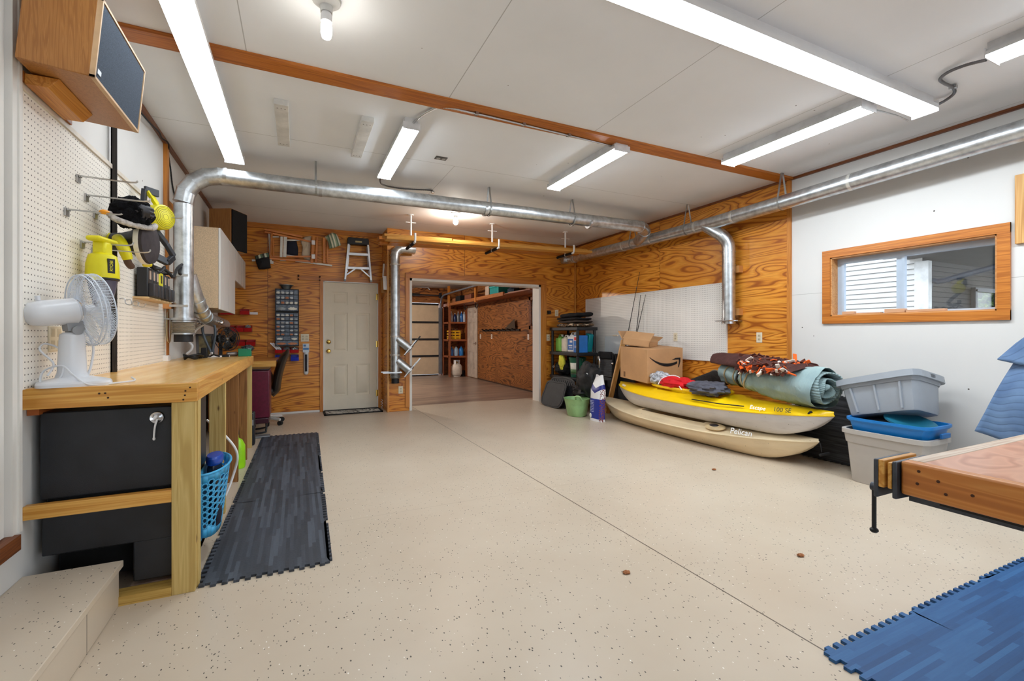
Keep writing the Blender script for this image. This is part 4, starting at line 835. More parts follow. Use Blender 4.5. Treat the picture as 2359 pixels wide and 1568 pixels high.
for r, z in ((.12, .03), (.12, -.03), (.08, .045), (.04, .055)): kc.tube([KM @ Vector((r*math.cos(a), r*math.sin(a), z)) for a in [2*math.pi*i/32 for i in range(32)]], .004, 6, True)
for i in range(40):
    a = 2*math.pi*i/40; kc.tube([KM @ Vector((r*math.cos(a), r*math.sin(a), z)) for r, z in ((.03, .055), (.08, .045), (.12, .03), (.12, -.03), (.04, -.045))], .0015, 4)
t.part('cage', kc, BLACK)
kb = MB()
for k in range(4): kb.grid(lambda u, v: KM @ Vector(((.015+.095*u)*math.cos(k*math.pi/2+(v-.5)*1.1), (.015+.095*u)*math.sin(k*math.pi/2+(v-.5)*1.1), .02*(v-.5))), 6, 6)
t.part('blade', kb, mat((14, 14, 16), .15), solid=.002); t.part('motor', MB().lathe([(.04, -.05), (.045, -.1), (.03, -.13), (.001, -.13)], KM, 20), BLACK); t.part('hub', MB().ell(KF, (.02, .02, .02), None, 12), CHROME)
t.part('stand', MB().bar((KF.x-.06, KF.y, KF.z-.02), (KF.x-.06, KF.y, BZ), .03, .03).box(KF.x-.12, KF.x+.02, KF.y-.08, KF.y+.06, BZ, BZ+.02), BLACK); t.done()
t = Thing('green_bin', 'small green bin of odds and ends at the far corner of the bench', 'bin')
t.part('bin', MB().box(-.555, -.44, 5.48, 5.6, BZ, BZ+.08), mat((14, 120, 84), .4), bev=.004); t.part('contents', MB().blob((-.47, 5.53, BZ+.085), (.05, .05, .03), .5, 5, 3), mat((60, 70, 72), .4, .3)); t.done()
solo('spray_can', MB().cyl((-.66, 5.52, BZ+.025), (-.575, 5.55, BZ+.025), .024, 16).cyl((-.575, 5.55, BZ+.025), (-.56, 5.556, BZ+.025), .014, 12), mat((120, 110, 104), .35, .5), 'silver can lying on its side beside the green bin', 'can')
solo('rope_loop', MB().tube(smooth_path([PX(u, v, -1.0) for u, v in ((392, 690), (386, 720), (384, 760), (386, 785), (391, 787), (393, 770), (395, 735))], 6), .005, 8), mat((206, 190, 150), .7), 'pale cord loop hanging left of the flexible duct end', 'cord')
# ================================================================ BACK WALL
def QB(u, v, y=7.69): return PY(u, v, y)
# drawer organisers
def organiser(label, x0, x1, z0, z1, rows):
    t = Thing('drawer_organizer', label, 'organizer', 'small-parts drawer cabinets')
    t.part('case', MB().box(x0, x1, 7.575, 7.72, z0, z0+.008).box(x0, x1, 7.575, 7.72, z1-.01, z1).box(x0, x0+.01, 7.575, 7.72, z0, z1).box(x1-.01, x1, 7.575, 7.72, z0, z1).box(x0, x1, 7.7, 7.72, z0, z1), mat((50, 54, 60), .5), bev=.003)
    H = (z1-z0-.022)/sum(h for h, n in rows); z = z1-.012; dm = mat((96, 108, 124), .25, 0, .6, .12, 30.); cm = [mat((190, 194, 196), .4, .4), mat((224, 222, 212), .5), mat((150, 156, 160), .4, .5), mat((190, 120, 80), .5)]
    for h, n in rows:
        w = (x1-x0-.024)/n
        for k in range(n):
            a = x0+.012+w*k; d = t.part('drawer', MB().box(a+.002, a+w-.002, 7.572, 7.69, z-h*H+.004, z-.003), dm, bev=.002)
            if random.random() < .75: t.part('contents', MB().blob((a+w*.5, 7.571, z-h*H*.62), (w*.36, .006, h*H*.2), .5, 4, k+z*50), random.choice(cm), parent=d)
        z -= h*H
    return t.done()
organiser('upper black drawer organizer on the back wall, four rows of small drawers', -.298, .022, 1.545, 1.885, [(1, 5), (1, 5), (1, 5), (1.25, 2)])
organiser('lower taller black drawer organizer on the back wall, eight rows of drawers', -.298, .022, 1.03, 1.54, [(1, 5)]*6+[(1.2, 3), (1.3, 2)])
solo('metal_tray', MB().lathe([(.05, 1.887), (.06, 1.9), (.085, 1.935), (.1, 1.94), (.1, 1.945), (.08, 1.945), (.05, 1.91), (.001, 1.905)], TR(-.15, 7.62, 0), 24), mat((130, 142, 150), .3, .8), 'round grey metal tray on top of the upper drawer organizer', 'tray')
def wall_bin(label, x0, x1, z0, z1, m, group, junk=None):
    t = Thing('storage_bin', label, 'bin', group); d = .12
    bm = MB(); P = [(0, z0), (-d, z0), (-d-.015, z0+(z1-z0)*.6), (-d*.55, z1), (0, z1)]
    for xa in (x0, x1-.004): bm.prism([(a, b) for a, b in P], .004, Matrix(((0, 0, 1, xa), (1, 0, 0, 7.716), (0, 1, 0, 0), (0, 0, 0, 1))))
    bm.box(x0, x1, 7.716-d, 7.716, z0, z0+.004).box(x0, x1, 7.71, 7.716, z0, z1); bm.bar(((x0+x1)/2, 7.716-d-.002, z0), ((x0+x1)/2, 7.716-d-.017, z0+(z1-z0)*.6), x1-x0, .004, (0, 1, 0))
    t.part('bin', bm, m)
    if junk: t.part('contents', MB().blob(((x0+x1)/2, 7.65, z0+(z1-z0)*.6), ((x1-x0)*.4, .04, (z1-z0)*.4), .5, 4, x0*9), junk)
    return t.done()
JG = mat((150, 160, 160), .4, .4)
g = 'red wall bins'
for i, (a, b) in enumerate(((-.3, -.2), (-.195, -.09), (-.085, .02))): wall_bin(('left', 'middle', 'right')[i]+' of the three red bins under the drawer organizers', a, b, .93, 1.01, RED, g, JG)
tools = Thing('putty_knives', 'white-handled knives leaning out of the left red bin under the organizers', 'tool')
for k in range(3): tools.part('knife', MB().bar((-.27+.025*k, 7.62, .98), (-.36+.03*k, 7.62, 1.08), .018, .008, (0, 1, 0)), WHITEP)
tools.done()
wall_bin('left blue bin, behind the office chair back', -.3, -.145, .81, .90, BLUE, 'blue wall bins'); wall_bin('right blue bin, clear of the office chair back', -.09, .02, .81, .90, BLUE, 'blue wall bins')
for u0, u1, v0, v1, lb in ((508, 538, 712, 724, 'red bin in the top row, half behind the white cabinet door'), (553, 574, 711, 724, 'red bin alone at the right end of the top row'), (522, 543, 749, 764, 'red bin in the middle row, partly behind the black fan'), (544, 561, 749, 764, 'middle red bin of the middle row'), (562, 580, 749, 764, 'red bin with clear bags at the right end of the middle row'), (545, 565, 782, 796, 'left red bin of the bottom row beside the black fan'), (567, 588, 782, 796, 'right red bin of the bottom row')):
    a, b = QB(u0, v1, 7.6), QB(u1, v0, 7.6); wall_bin(lb, a.x, b.x, a.z, b.z, RED, 'red wall bins near the corner', JG if 'clear' in lb else None)
solo('bin_rail', MB().box(-.75, -.53, 7.708, 7.718, 1.50, 1.535), WHITEP, 'white rail behind the top row of red bins', 'rail')
def outlet(name, label, M, gang, m=IVORY, cat='outlet'):
    """plate in a wall frame M: local x along the wall, y up"""
    t = Thing(name, label, cat); w = .07 if gang == 1 else .115
    t.part('plate', MB().box(-w/2, w/2, -.058, .058, 0, .006, M), m, bev=.002)
    for gx in ([0] if gang == 1 else [-.024, .024]):
        for gy in (-.02, .02): t.part('socket', MB().box(gx-.016, gx+.016, gy-.015, gy+.015, .006, .0085, M), mat((204, 190, 160), .5), bev=.002)
        t.part('slots', MB().box(gx-.008, gx-.005, .014, .026, .0085, .009, M).box(gx+.005, gx+.008, .014, .026, .0085, .009, M).box(gx-.008, gx-.005, -.026, -.014, .0085, .009, M).box(gx+.005, gx+.008, -.026, -.014, .0085, .009, M), mat((70, 60, 48), .6))
    return t.done()
outlet('wall_outlet', 'ivory four-socket outlet on the back wall beside the drawer organizers', W_BACK @ TR(.105, 1.155, 0), 2)
outlet('wall_outlet', 'ivory outlet low on the wall beside the wide opening, under the duct', W_OPEN @ TR(1.47, .335, 0), 1)
t = Thing('packaged_wrench', 'tool in a white card and clear pack hanging left of the white door', 'tool')
t.part('card', MB().box(.075, .165, 7.705, 7.712, .93, 1.065), mat((206, 216, 224), .5), bev=.002); t.part('card_print', MB().box(.08, .16, 7.7035, 7.705, .97, 1.0).box(.085, .12, 7.7035, 7.705, 1.02, 1.05), mat((60, 120, 180), .5))
t.part('blister', MB().cyl((.122, 7.705, .62), (.122, 7.705, .93), .036, 16).ell((.122, 7.705, .62), (.036, .03, .036)), mat((214, 218, 222), .3))
t.part('handle', MB().cyl((.122, 7.668, .64), (.122, 7.668, .9), .016, 12), mat((24, 28, 40), .5)); t.done()
t = Thing('coat_rack', 'short stained coat-hook board beside the top of the white door', 'coat rack')
t.part('board', MB().box(-.0, .33, 7.7, 7.72, 2.04, 2.11), TRIM_X, bev=.003)
for x in (.015, .315): t.part('hook', MB().cyl((x, 7.7, 2.09), (x, 7.66, 2.1), .008, 8).ell((x, 7.655, 2.102), (.014, .014, .014), None, 10).cyl((x, 7.7, 2.055), (x, 7.675, 2.05), .007, 8).ell((x, 7.67, 2.05), (.012, .012, .012), None, 10), mat((74, 40, 22), .4))
t.done()
# folding chairs hung flat on the wall; points come from the survey picture
def zc(x, y, d=7.66): return PY(570+x/7.61, 500+y/7.61, d)
ORW = lumber('honey_varnished_wood', (226, 146, 82), (236, 164, 100), (190, 108, 54), 'x', 1.2, .35, False); ORZ = lumber('honey_varnished_wood_upright', (206, 126, 54), (220, 144, 70), (164, 92, 36), 'z', 1.2, .35, False)
t = Thing('wooden_lawn_chair', 'folded wooden lawn chair with beige canvas hung sideways near the ceiling', 'chair')
for (a, b, c, d, w) in ((300, 215, 960, 345, .028), (300, 257, 1115, 432, .026), (280, 697, 1110, 690, .024), (280, 715, 1110, 775, .026)): t.part('rail', MB().bar(zc(a, b), zc(c, d), w, w, (0, 1, 0)), ORW, bev=.003)
for (a, b, c, d, w, y) in ((430, 270, 402, 705, .022, 7.63), (450, 370, 458, 700, .02, 7.65), (1162, 340, 1130, 800, .04, 7.62), (1222, 350, 1200, 800, .03, 7.65), (1345, 365, 1345, 800, .04, 7.62), (1402, 380, 1400, 800, .028, 7.66)): t.part('crossbar', MB().bar(zc(a, b, y), zc(c, d, y), w, .022, (0, 1, 0)), ORZ, bev=.003)
for y0 in (445, 690): q = zc(1155, y0, 7.6); t.part('hinge_clamp', MB().cube(q, (.05, .02, .068)), WHITEP, bev=.005)
def cloth(pts, y, th=.012, bulge=.02, m=MB):
    P = [zc(a, b, y) for a, b in pts]; c = sum(P, Vector())/len(P); mm = MB(); n = len(P)
    ringz = [[c.lerp(p, k)+Vector((0, -bulge*(1-k*k), 0)) for p in P] for k in (1., .75, .45)]+[[c+Vector((0, -bulge, 0))]*n]
    mm.add([q for r in ringz for q in r], [(j*n+i, j*n+(i+1) % n, (j+1)*n+(i+1) % n, (j+1)*n+i) for j in range(3) for i in range(n)]); return mm
t.part('canvas', cloth([(930, 420), (1010, 345), (1120, 330), (1105, 480), (1100, 775), (1010, 735), (945, 685), (968, 530)], 7.68), mat((206, 190, 166), .8), solid=.006); t.done()
def stripes(name, cols, ax, sc):
    q = NT(name); x, y, z = q.xyz(q.pos()); f = q.math('FRACT', q.math('MULTIPLY', q.math('ADD', {'x': x, 'z': z}[ax], q.math('MULTIPLY', z if ax == 'x' else x, .28)), sc)); n = len(cols)
    return q.fin(q.ramp(f, [(i/n, C(*c)) for i, c in enumerate(cols)], 'CONSTANT'), .85)
STR = stripes('striped_canvas', [(222, 218, 196), (134, 154, 128), (222, 218, 196), (150, 168, 140), (104, 128, 106)], 'x', 9.)
solo('striped_cushion', cloth([(1350, 350), (1420, 310), (1490, 270), (1560, 300), (1600, 370), (1640, 490), (1540, 530), (1440, 555), (1410, 420)], 7.62, .02, .05), STR, 'green and cream striped canvas hanging at the right end of the folded chairs', 'cushion', solid=.008)
t = Thing('white_folding_chair', 'white folding chair with a navy seat hung sideways behind the wooden one', 'chair')
WHB = mat((222, 222, 216), .45)
for (a, b, c, d, w) in ((382, 290, 412, 800, .026), (438, 346, 560, 346, .02), (690, 405, 915, 405, .022), (680, 665, 900, 695, .018), (840, 765, 1485, 850, .026), (570, 755, 680, 757, .02)): t.part('tube', MB().bar(zc(a, b, 7.69), zc(c, d, 7.69), w, .02, (0, 1, 0)), WHB, bev=.003)
for (a, b, c, d, w) in ((600, 340, 590, 700, .036), (665, 345, 652, 700, .046)): t.part('slat', MB().bar(zc(a, b, 7.645), zc(c, d, 7.645), w, .012, (0, 1, 0)), WHB, bev=.003)
t.part('seat', cloth([(695, 420), (780, 415), (862, 422), (890, 560), (885, 672), (790, 668), (690, 665)], 7.7), mat((24, 28, 46), .85), solid=.006); t.done()
t = Thing('seat_pouch', 'black pouch with a striped band hanging at the left end of the folded chairs', 'bag')
t.part('pouch', cloth([(135, 690), (260, 655), (375, 640), (410, 890), (300, 915), (200, 918), (160, 810)], 7.62, .02, .05), mat((24, 25, 30), .8), solid=.008)
t.part('band', cloth([(140, 680), (250, 645), (372, 620), (385, 690), (260, 715), (150, 740)], 7.585, .01, .015), stripes('striped_band', [(214, 220, 200), (92, 118, 98), (60, 66, 62)], 'x', 12.), solid=.005)
t.part('peg', MB().bar(zc(80, 758, 7.64), zc(140, 758, 7.64), .026, .02, (0, 1, 0)).bar(zc(390, 790, 7.64), zc(455, 795, 7.64), .04, .02, (0, 1, 0)), WHB); t.done()
# step ladder hung flat
ALU = mat((206, 208, 212), .35, .7, .5, .05)
t = Thing('step_ladder', 'small aluminium step ladder with a black top hung above the white door', 'ladder')
t.part('top_cap', MB().prism([(c.x, c.z) for c in [zc(a, b, 7.6) for a, b in ((1752, 470), (1757, 360), (1775, 350), (2110, 378), (2128, 400), (2130, 492))]], .1, Matrix(((1, 0, 0, 0), (0, 0, -1, 7.69), (0, 1, 0, 0), (0, 0, 0, 1)))), BLACK, bev=.006)
for (a, b, c, d) in ((1772, 470, 1710, 1108), (2112, 490, 2166, 1122)): t.part('front_rail', MB().bar(zc(a, b, 7.61), zc(c, d, 7.61), .03, .05, (0, 1, 0)), ALU, bev=.003)
for (a, b, c, d) in ((2098, 520, 2128, 990), (1790, 480, 1745, 960)): t.part('rear_rail', MB().bar(zc(a, b, 7.69), zc(c, d, 7.69), .022, .03, (0, 1, 0)), ALU)
for (a, b, c, d) in ((1755, 645, 2125, 665), (1735, 890, 2160, 905)): t.part('step', MB().bar(zc(a, b, 7.63), zc(c, d, 7.63), .04, .075, (0, 1, 0)), ALU, bev=.003)
for (a, b, c, d) in ((1890, 905, 1730, 1015), (1990, 910, 2150, 1050)): t.part('brace', MB().bar(zc(a, b, 7.6), zc(c, d, 7.6), .02, .008, (0, 1, 0)), ALU)
for (a, b) in ((1706, 1105), (2166, 1125)): t.part('foot', MB().cube(zc(a, b, 7.61), (.034, .055, .03)), mat((150, 150, 150), .6), bev=.004)
lp = t.part('label_plate', MB().cube(zc(1950, 432, 7.588), (.1, .003, .026)), mat((170, 150, 100), .4)); t.done()
# items on the return beside the door
t = Thing('hand_brush', 'white-handled wall brush hanging on the return right of the white door', 'brush')
t.part('handle', MB().bar((1.245, 7.42, 2.33), (1.245, 7.5, 2.12), .012, .026, (1, 0, 0)), WHITEP, bev=.003); t.part('bristles', MB().bar((1.24, 7.32, 2.12), (1.24, 7.25, 1.9), .02, .06, (1, 0, 0)), WHITEP, bev=.003)
t.part('card', MB().bar((1.25, 7.42, 2.1), (1.25, 7.34, 1.86), .008, .12, (1, 0, 0)), mat((172, 122, 66), .7)); t.done()
t = Thing('door_stop_spring', 'small coil of cord on the floor in the corner right of the white door', 'cord'); t.part('cord', MB().tube([(1.24+.015*math.cos(i*.9), 7.6+.02*math.sin(i*.9), .01+.006*i) for i in range(24)], .004, 6), WHITEP); t.done()
# door mat
dq = NT('door_mat_pattern'); px_, py_, pz_ = dq.xyz(dq.pos())
vv = dq.voro(dq.map(dq.pos(), (9, 14, 1)), 1., 'Distance', 'DISTANCE_TO_EDGE'); dm = dq.ramp(dq.noise(dq.map(dq.pos(), (16, 30, 1)), 1., 1, .5, 1.5), [(.47, C(30, 28, 28)), (.5, C(206, 204, 196))])
t = Thing('door_mat', 'black and cream patterned mat at the foot of the white door', 'mat'); t.part('pile', MB().box(.37, 1.2, 7.3, 7.63, 0.001, .014), dq.fin(dm, .9))
t.part('border', MB().box(.36, 1.21, 7.29, 7.32, 0.0, .016).box(.36, 1.21, 7.61, 7.64, 0, .016).box(.36, .39, 7.29, 7.64, 0, .016).box(1.18, 1.21, 7.29, 7.64, 0, .016), BLACKM); t.done()
# desk, maroon cabinet and office chair in the corner
t = Thing('corner_desk', 'wooden desk top in the far left corner behind the workbench', 'desk')
t.part('top', MB().box(-1.02, -.25, 6.66, 7.7, .83, .865), lumber('desk_top', (206, 140, 62), (222, 160, 82), (166, 100, 36), 'x', .6, .35), bev=.003); t.part('edge_board', MB().box(-1.02, -.25, 6.645, 6.66, .79, .865), PINE_X, bev=.002)
t.part('side_panel', MB().box(-1.0, -.97, 6.7, 7.68, 0, .83), TRIM_Z); t.part('back_rail', MB().box(-.97, -.3, 7.66, 7.7, .6, .83), TRIM_X); t.done()
t = Thing('maroon_cabinet', 'dusty maroon steel cabinet on a tubular stand beyond the end of the workbench', 'cabinet')
MR = mat((92, 20, 44), .3, 0, .5, .12, 30.)
t.part('body', MB().box(-.78, -.3, 6.18, 6.58, .21, .775), MR, bev=.012); t.part('lower_drawer', MB().box(-.78, -.31, 6.19, 6.57, .14, .205), mat((58, 14, 30), .35), bev=.008)
t.part('rim', MB().box(-.78, -.305, 6.17, 6.59, .775, .795), mat((40, 20, 26), .3, .3), bev=.006)
t.part('stand_tube', MB().tube(smooth_path([(-.34, 6.25, .14), (-.34, 6.22, .06), (-.38, 6.2, .03), (-.7, 6.2, .03), (-.74, 6.22, .06), (-.74, 6.25, .14)], 4), .011, 8), BLACK); t.part('stand_tube', MB().tube(smooth_path([(-.34, 6.52, .14), (-.36, 6.54, .03), (-.7, 6.54, .03), (-.74, 6.52, .14)], 4), .011, 8), BLACK)
t.part('foot_plate', MB().box(-.75, -.29, 6.02, 6.14, 0, .024), mat((140, 142, 146), .4, .6), bev=.004); t.done()
t = Thing('office_chair', 'black leather office chair seen from the side in front of the back wall', 'chair')
LE = mat((30, 24, 22), .35, 0, .5, .1, 8., .08, 60.)
def bk(u, v):
    s = u; p = Vector((-.27+.02*s+.12*s*s, 6.95, .38+.62*s)); a = 2*math.pi*v; w = .23*(1-.25*abs(s-.4)**1.5)*min(1, (s*8)**.5, ((1-s)*7+.05)**.5); th = .062*min(1, (s*10+.1)**.5, ((1-s)*8+.1)**.5)
    return p+Vector((math.cos(a)*th, math.sin(a)*w, .02*math.cos(a)))
t.part('backrest', MB().grid(bk, 24, 20, False, True), LE)
t.part('seat', MB().box(-.72, -.28, 6.7, 7.2, .42, .5), LE, bev=.03); t.part('armrest', MB().tube(smooth_path([(-.33, 6.66, .5), (-.34, 6.64, .66), (-.45, 6.64, .68), (-.6, 6.65, .67)], 4), .02, 8), BLACK); t.part('armrest', MB().tube(smooth_path([(-.33, 7.24, .5), (-.34, 7.26, .66), (-.45, 7.26, .68), (-.6, 7.25, .67)], 4), .02, 8), BLACK)
t.part('gas_lift', MB().cyl((-.42, 6.95, .1), (-.42, 6.95, .43), .025, 12), BLACK); cx, cy = -.42, 6.95
for k in range(5):
    a = math.radians(-38+72*k); e = Vector((cx+.27*math.cos(a), cy+.27*math.sin(a), .075)); sp = t.part('base_arm', MB().tube([(cx, cy, .11), e], [.028, .018], 8), mat((216, 214, 210), .35, .4))
    t.part('caster', MB().cyl(e+Vector((-.02*math.sin(a), .02*math.cos(a), -.045)), e-Vector((-.02*math.sin(a), .02*math.cos(a), .045)), .03, 14), BLACK, parent=sp)
t.done()
# ================================================================ RIGHT SIDE
t = Thing('pegboard', 'white pegboard on the right wall behind the kayaks', 'pegboard')
t.part('panel', MB().box(4.712, 4.727, 3.9, 6.87, .878, 1.832), PEG_R)
ed = MB().box(4.708, 4.727, 3.89, 6.88, 1.828, 1.84).box(4.708, 4.727, 3.89, 3.9, .878, 1.84).box(4.708, 4.727, 6.87, 6.88, .878, 1.84).box(4.708, 4.727, 3.89, 6.88, .87, .878).box(4.709, 4.727, 5.47, 5.49, .878, 1.832)
t.part('edge_strip', ed, PAINT); t.done()
outlet('wall_outlet', 'ivory outlet in the middle of the right pegboard', W_RIGHT @ TR(-4.717, 1.17, .028), 1)
outlet('wall_outlet', 'ivory outlet on bare plywood between the right pegboard and the white wall', W_RIGHT @ TR(-3.47, 1.17, .013), 1)
solo('junction_box', MB().box(4.11, 4.17, 7.19, 7.23, 1.58, 1.64).cyl((4.14, 7.17, 1.61), (4.14, 7.19, 1.61), .02, 12), BLACK, 'small black box on the wall right of the wide opening', 'box')
outlet('switch_plate', 'ivory plate on the wall behind the stacked mats of the plastic shelf', W_OPEN @ TR(4.31, 1.6, 0), 1)
outlet('wall_outlet', 'ivory outlet beside the right casing of the wide opening', W_OPEN @ TR(4.13, 1.15, 0), 1)
solo('wall_board', MB().box(4.715, 4.74, .9, 1.44, 1.86, 2.358), lumber('knotty_ply_square', (214, 164, 96), (228, 184, 118), (170, 112, 54), 'z', .5, .5), 'square of knotty plywood screwed to the white wall right of the window', 'board', bev=.002)
# offcuts on the window sill
for i, (y0, y1, h, lb) in enumerate(((2.52, 2.62, .03, 'short wooden offcut at the far end of the window sill'), (2.3, 2.5, .012, 'thin wooden offcut second from the far end of the window sill'), (2.12, 2.27, .035, 'taller wooden offcut near the middle of the window sill'), (1.85, 2.11, .022, 'long wooden strip right of the sill middle'))): solo('wood_offcut', MB().box(4.75, 4.8, y0, y1, 1.394, 1.394+h), lumber('pale_offcut_%d' % i, (206, 160, 124), (222, 180, 144), (170, 120, 84), 'y', 1, .6, False), lb, 'offcut', 'offcuts on the window sill', bev=.002)
# ---------------------------------------------------------------- black plastic shelving with its load
PLB = mat((32, 33, 36), .45, 0, .4, .06)
SX0, SX1, SY0, SY1 = 4.13, 4.5, 6.27, 7.12
t = Thing('plastic_shelving', 'black plastic three-tier shelving in the far right corner', 'shelf')
for z in (.49, .905, 1.33): t.part('shelf', MB().box(SX0-.02, SX1+.02, SY0-.02, SY1+.02, z-.055, z), PLB, bev=.008)
t.part('shelf', MB().box(SX0-.02, SX1+.02, SY0-.02, SY1+.02, .08, .13), PLB, bev=.008)
for x in (SX0+.02, SX1-.02):
    for y in (SY0+.02, SY1-.02): t.part('leg', MB().lathe([(.024, 0), (.024, 1.3)], TR(x, y, 0), 12), PLB)
t.done()
CAMO = (lambda q: q.fin(q.ramp(q.voro(q.map(q.pos(), (14, 9, 20)), 1., 'Distance'), [(.2, C(34, 30, 26)), (.35, C(120, 88, 58)), (.5, C(30, 26, 24)), (.65, C(196, 176, 150))], 'CONSTANT'), .85))(NT('camo_cloth'))
DKC = mat((30, 29, 31), .8, 0, .2, .2, 14., .3)
def folded(label, name, c, size, m, seed, layers=3, cat='blanket'):
    t = Thing(name, label, cat)
    h = size[2]/layers
    for k in range(layers):
        b = MB(); zz = c[2]+h*(k+.5); sx, sy = size[0]/2, size[1]/2
        def fn(u, v, zz=zz, k=k):
            a = 2*math.pi*u; p = math.pi*v-math.pi/2; ca, sa = math.cos(a), math.sin(a); q = (abs(ca)**8+abs(sa)**8)**.125
            x, y = ca/q*sx*max(.02, math.cos(p))**.16, sa/q*sy*max(.02, math.cos(p))**.16; w = noise.noise(Vector((x*7, y*7, k*3.3+seed)))*.02
            return Vector((c[0]+x+w+.012*math.sin(k*2+seed), c[1]+y+w, zz+math.sin(p)*h*.5+noise.noise(Vector((x*5, y*5, seed)))*.02))
        t.part('fold', b.grid(fn, 40, 12, True), m if isinstance(m, type(DKC)) else m[k % len(m)], sharp=70)
    return t.done()
folded('folded camouflage mat at the bottom of the stack on the black shelving', 'folded_mat', (4.3, 6.62, 1.335), (.36, .72, .055), CAMO, 1, 1, 'mat'); folded('folded dark brown mat in the middle of the stack on the black shelving', 'folded_mat', (4.3, 6.62, 1.4), (.34, .66, .09), [mat((56, 44, 38), .85), DKC], 2, 2, 'mat')
folded('folded black mat at the top of the stack on the black shelving', 'folded_mat', (4.31, 6.58, 1.5), (.34, .6, .07), DKC, 3, 1, 'mat')
# jugs on the middle shelf
def fjug(label, y, w, h, m, lab=None, x=4.19, d=.15, capm=WHITEP):
    t = Thing('fluid_jug', label, 'jug', 'jugs on the plastic shelving'); z = .906
    t.part('body', MB().box(x, x+d, y-w/2, y+w/2, z, z+h*.8), m, bev=.015); t.part('shoulder', MB().box(x+.02, x+d-.02, y-w*.36, y+w*.3, z+h*.78, z+h*.88), m, bev=.015); t.part('cap', MB().cyl((x+d/2, y-w*.18, z+h*.86), (x+d/2, y-w*.18, z+h), .022, 12), capm)
    t.part('grip', MB().tube(smooth_path([(x+d/2, y+w*.42, z+h*.7), (x+d/2, y+w*.38, z+h*.95), (x+d/2, y-w*.05, z+h*.96), (x+d/2, y-w*.1, z+h*.84)], 4), .012, 8), m)
    if lab: t.part('label_plate', MB().box(x-.002, x, y-w*.42, y+w*.42, z+h*.12, z+h*.66), lab); t.part('print', MB().box(x-.0035, x-.002, y-w*.3, y+w*.1, z+h*.48, z+h*.58).box(x-.0035, x-.002, y-w*.3, y+w*.28, z+h*.3, z+h*.36).box(x-.0035, x-.002, y-w*.3, y+w*.2, z+h*.2, z+h*.24), WHITEP if lab is not None else m)
    return t.done()
LBL = mat((44, 110, 190), .4)
fjug('lime green jug at the left end of the plastic shelving', 6.98, .17, .3, mat((134, 204, 92), .35)); fjug('milky white jug next to the lime green one', 6.79, .16, .29, mat((222, 214, 198), .35))
a = fjug('white jug with a blue label and white handle on the plastic shelving', 6.57, .2, .34, WHITEP, LBL)
bxm = Thing('carton', 'blue and white fluid carton right of the jugs on the plastic shelving', 'box'); bxm.part('box', MB().box(4.18, 4.36, 6.31, 6.46, .906, 1.19), mat((44, 118, 200), .4), bev=.004); fr_ = bxm.part('front_print', MB().box(4.1785, 4.18, 6.315, 6.455, 1.1, 1.18), WHITEP)
redm = mat((196, 40, 60), .4); text('DEF', .055, Matrix(((0, 0, -1, 4.1782), (-1, 0, 0, 6.385), (0, 1, 0, 1.0), (0, 0, 0, 1))), WHITEP, 'lettering', bxm.o); bxm.part('print', MB().box(4.178, 4.1786, 6.34, 6.44, 1.11, 1.16), redm); bxm.done()
t = Thing('teal_bin', 'teal plastic bin tipped on the right of the plastic shelving', 'bin'); t.part('bin', MB().box(-.05, .05, -.06, .06, 0, .3, TR(4.43, 6.41, .925) @ RX(14)), mat((22, 140, 150), .4), bev=.012); t.done()
solo('dark_cloth', MB().blob((4.35, 6.86, 1.12), (.08, .22, .09), .4, 4, 3), DKC, 'dark cloth lying on the jugs of the plastic shelving', 'cloth')
# bucket, tote bag below
t = Thing('green_bucket', 'dark green bucket with a white label on the lower plastic shelf', 'bucket'); BK = TR(4.3, 6.52, .491)
t.part('bucket', MB().lathe([(.115, 0), (.14, .3), (.148, .3), (.148, .33), (.14, .335), (.13, .33), (.108, .01)], BK, 32), mat((16, 88, 66), .4)); lb = t.part('label_plate', MB().lathe([(.124, .05), (.141, .24)], BK @ RZ(175), 12, 1, 1, 0, 1.2), mat((224, 222, 212), .5), solid=.001)
t.part('print', MB().lathe([(.1272, .06), (.1335, .13)], BK @ RZ(178), 10, 1, 1, 0, 1.05), mat((90, 130, 84), .5), solid=.001, parent=lb); t.part('bail', MB().tube(arc((4.3, 6.52, .8), (0, .15, 0), (0, 0, -.12), 0, math.pi, 12), .004, 6), STEEL); t.done()
t = Thing('tool_bag', 'black bag with a yellow cloth hanging from the lower plastic shelf', 'bag'); t.part('bag', MB().blob((4.26, 6.88, .62), (.14, .19, .13), .25, 3, 5, None, 24, -.125), DKC); t.part('ring', MB().tube([(4.1, 6.98+.02*math.cos(a), .64+.02*math.sin(a)) for a in [2*math.pi*i/16 for i in range(16)]], .004, 6, True), STEEL)
t.part('yellow_cloth', MB().blob((4.15, 6.78, .74), (.05, .06, .13), .3, 3, 2), mat((222, 212, 70), .8), 'yellow cloth'); t.done()
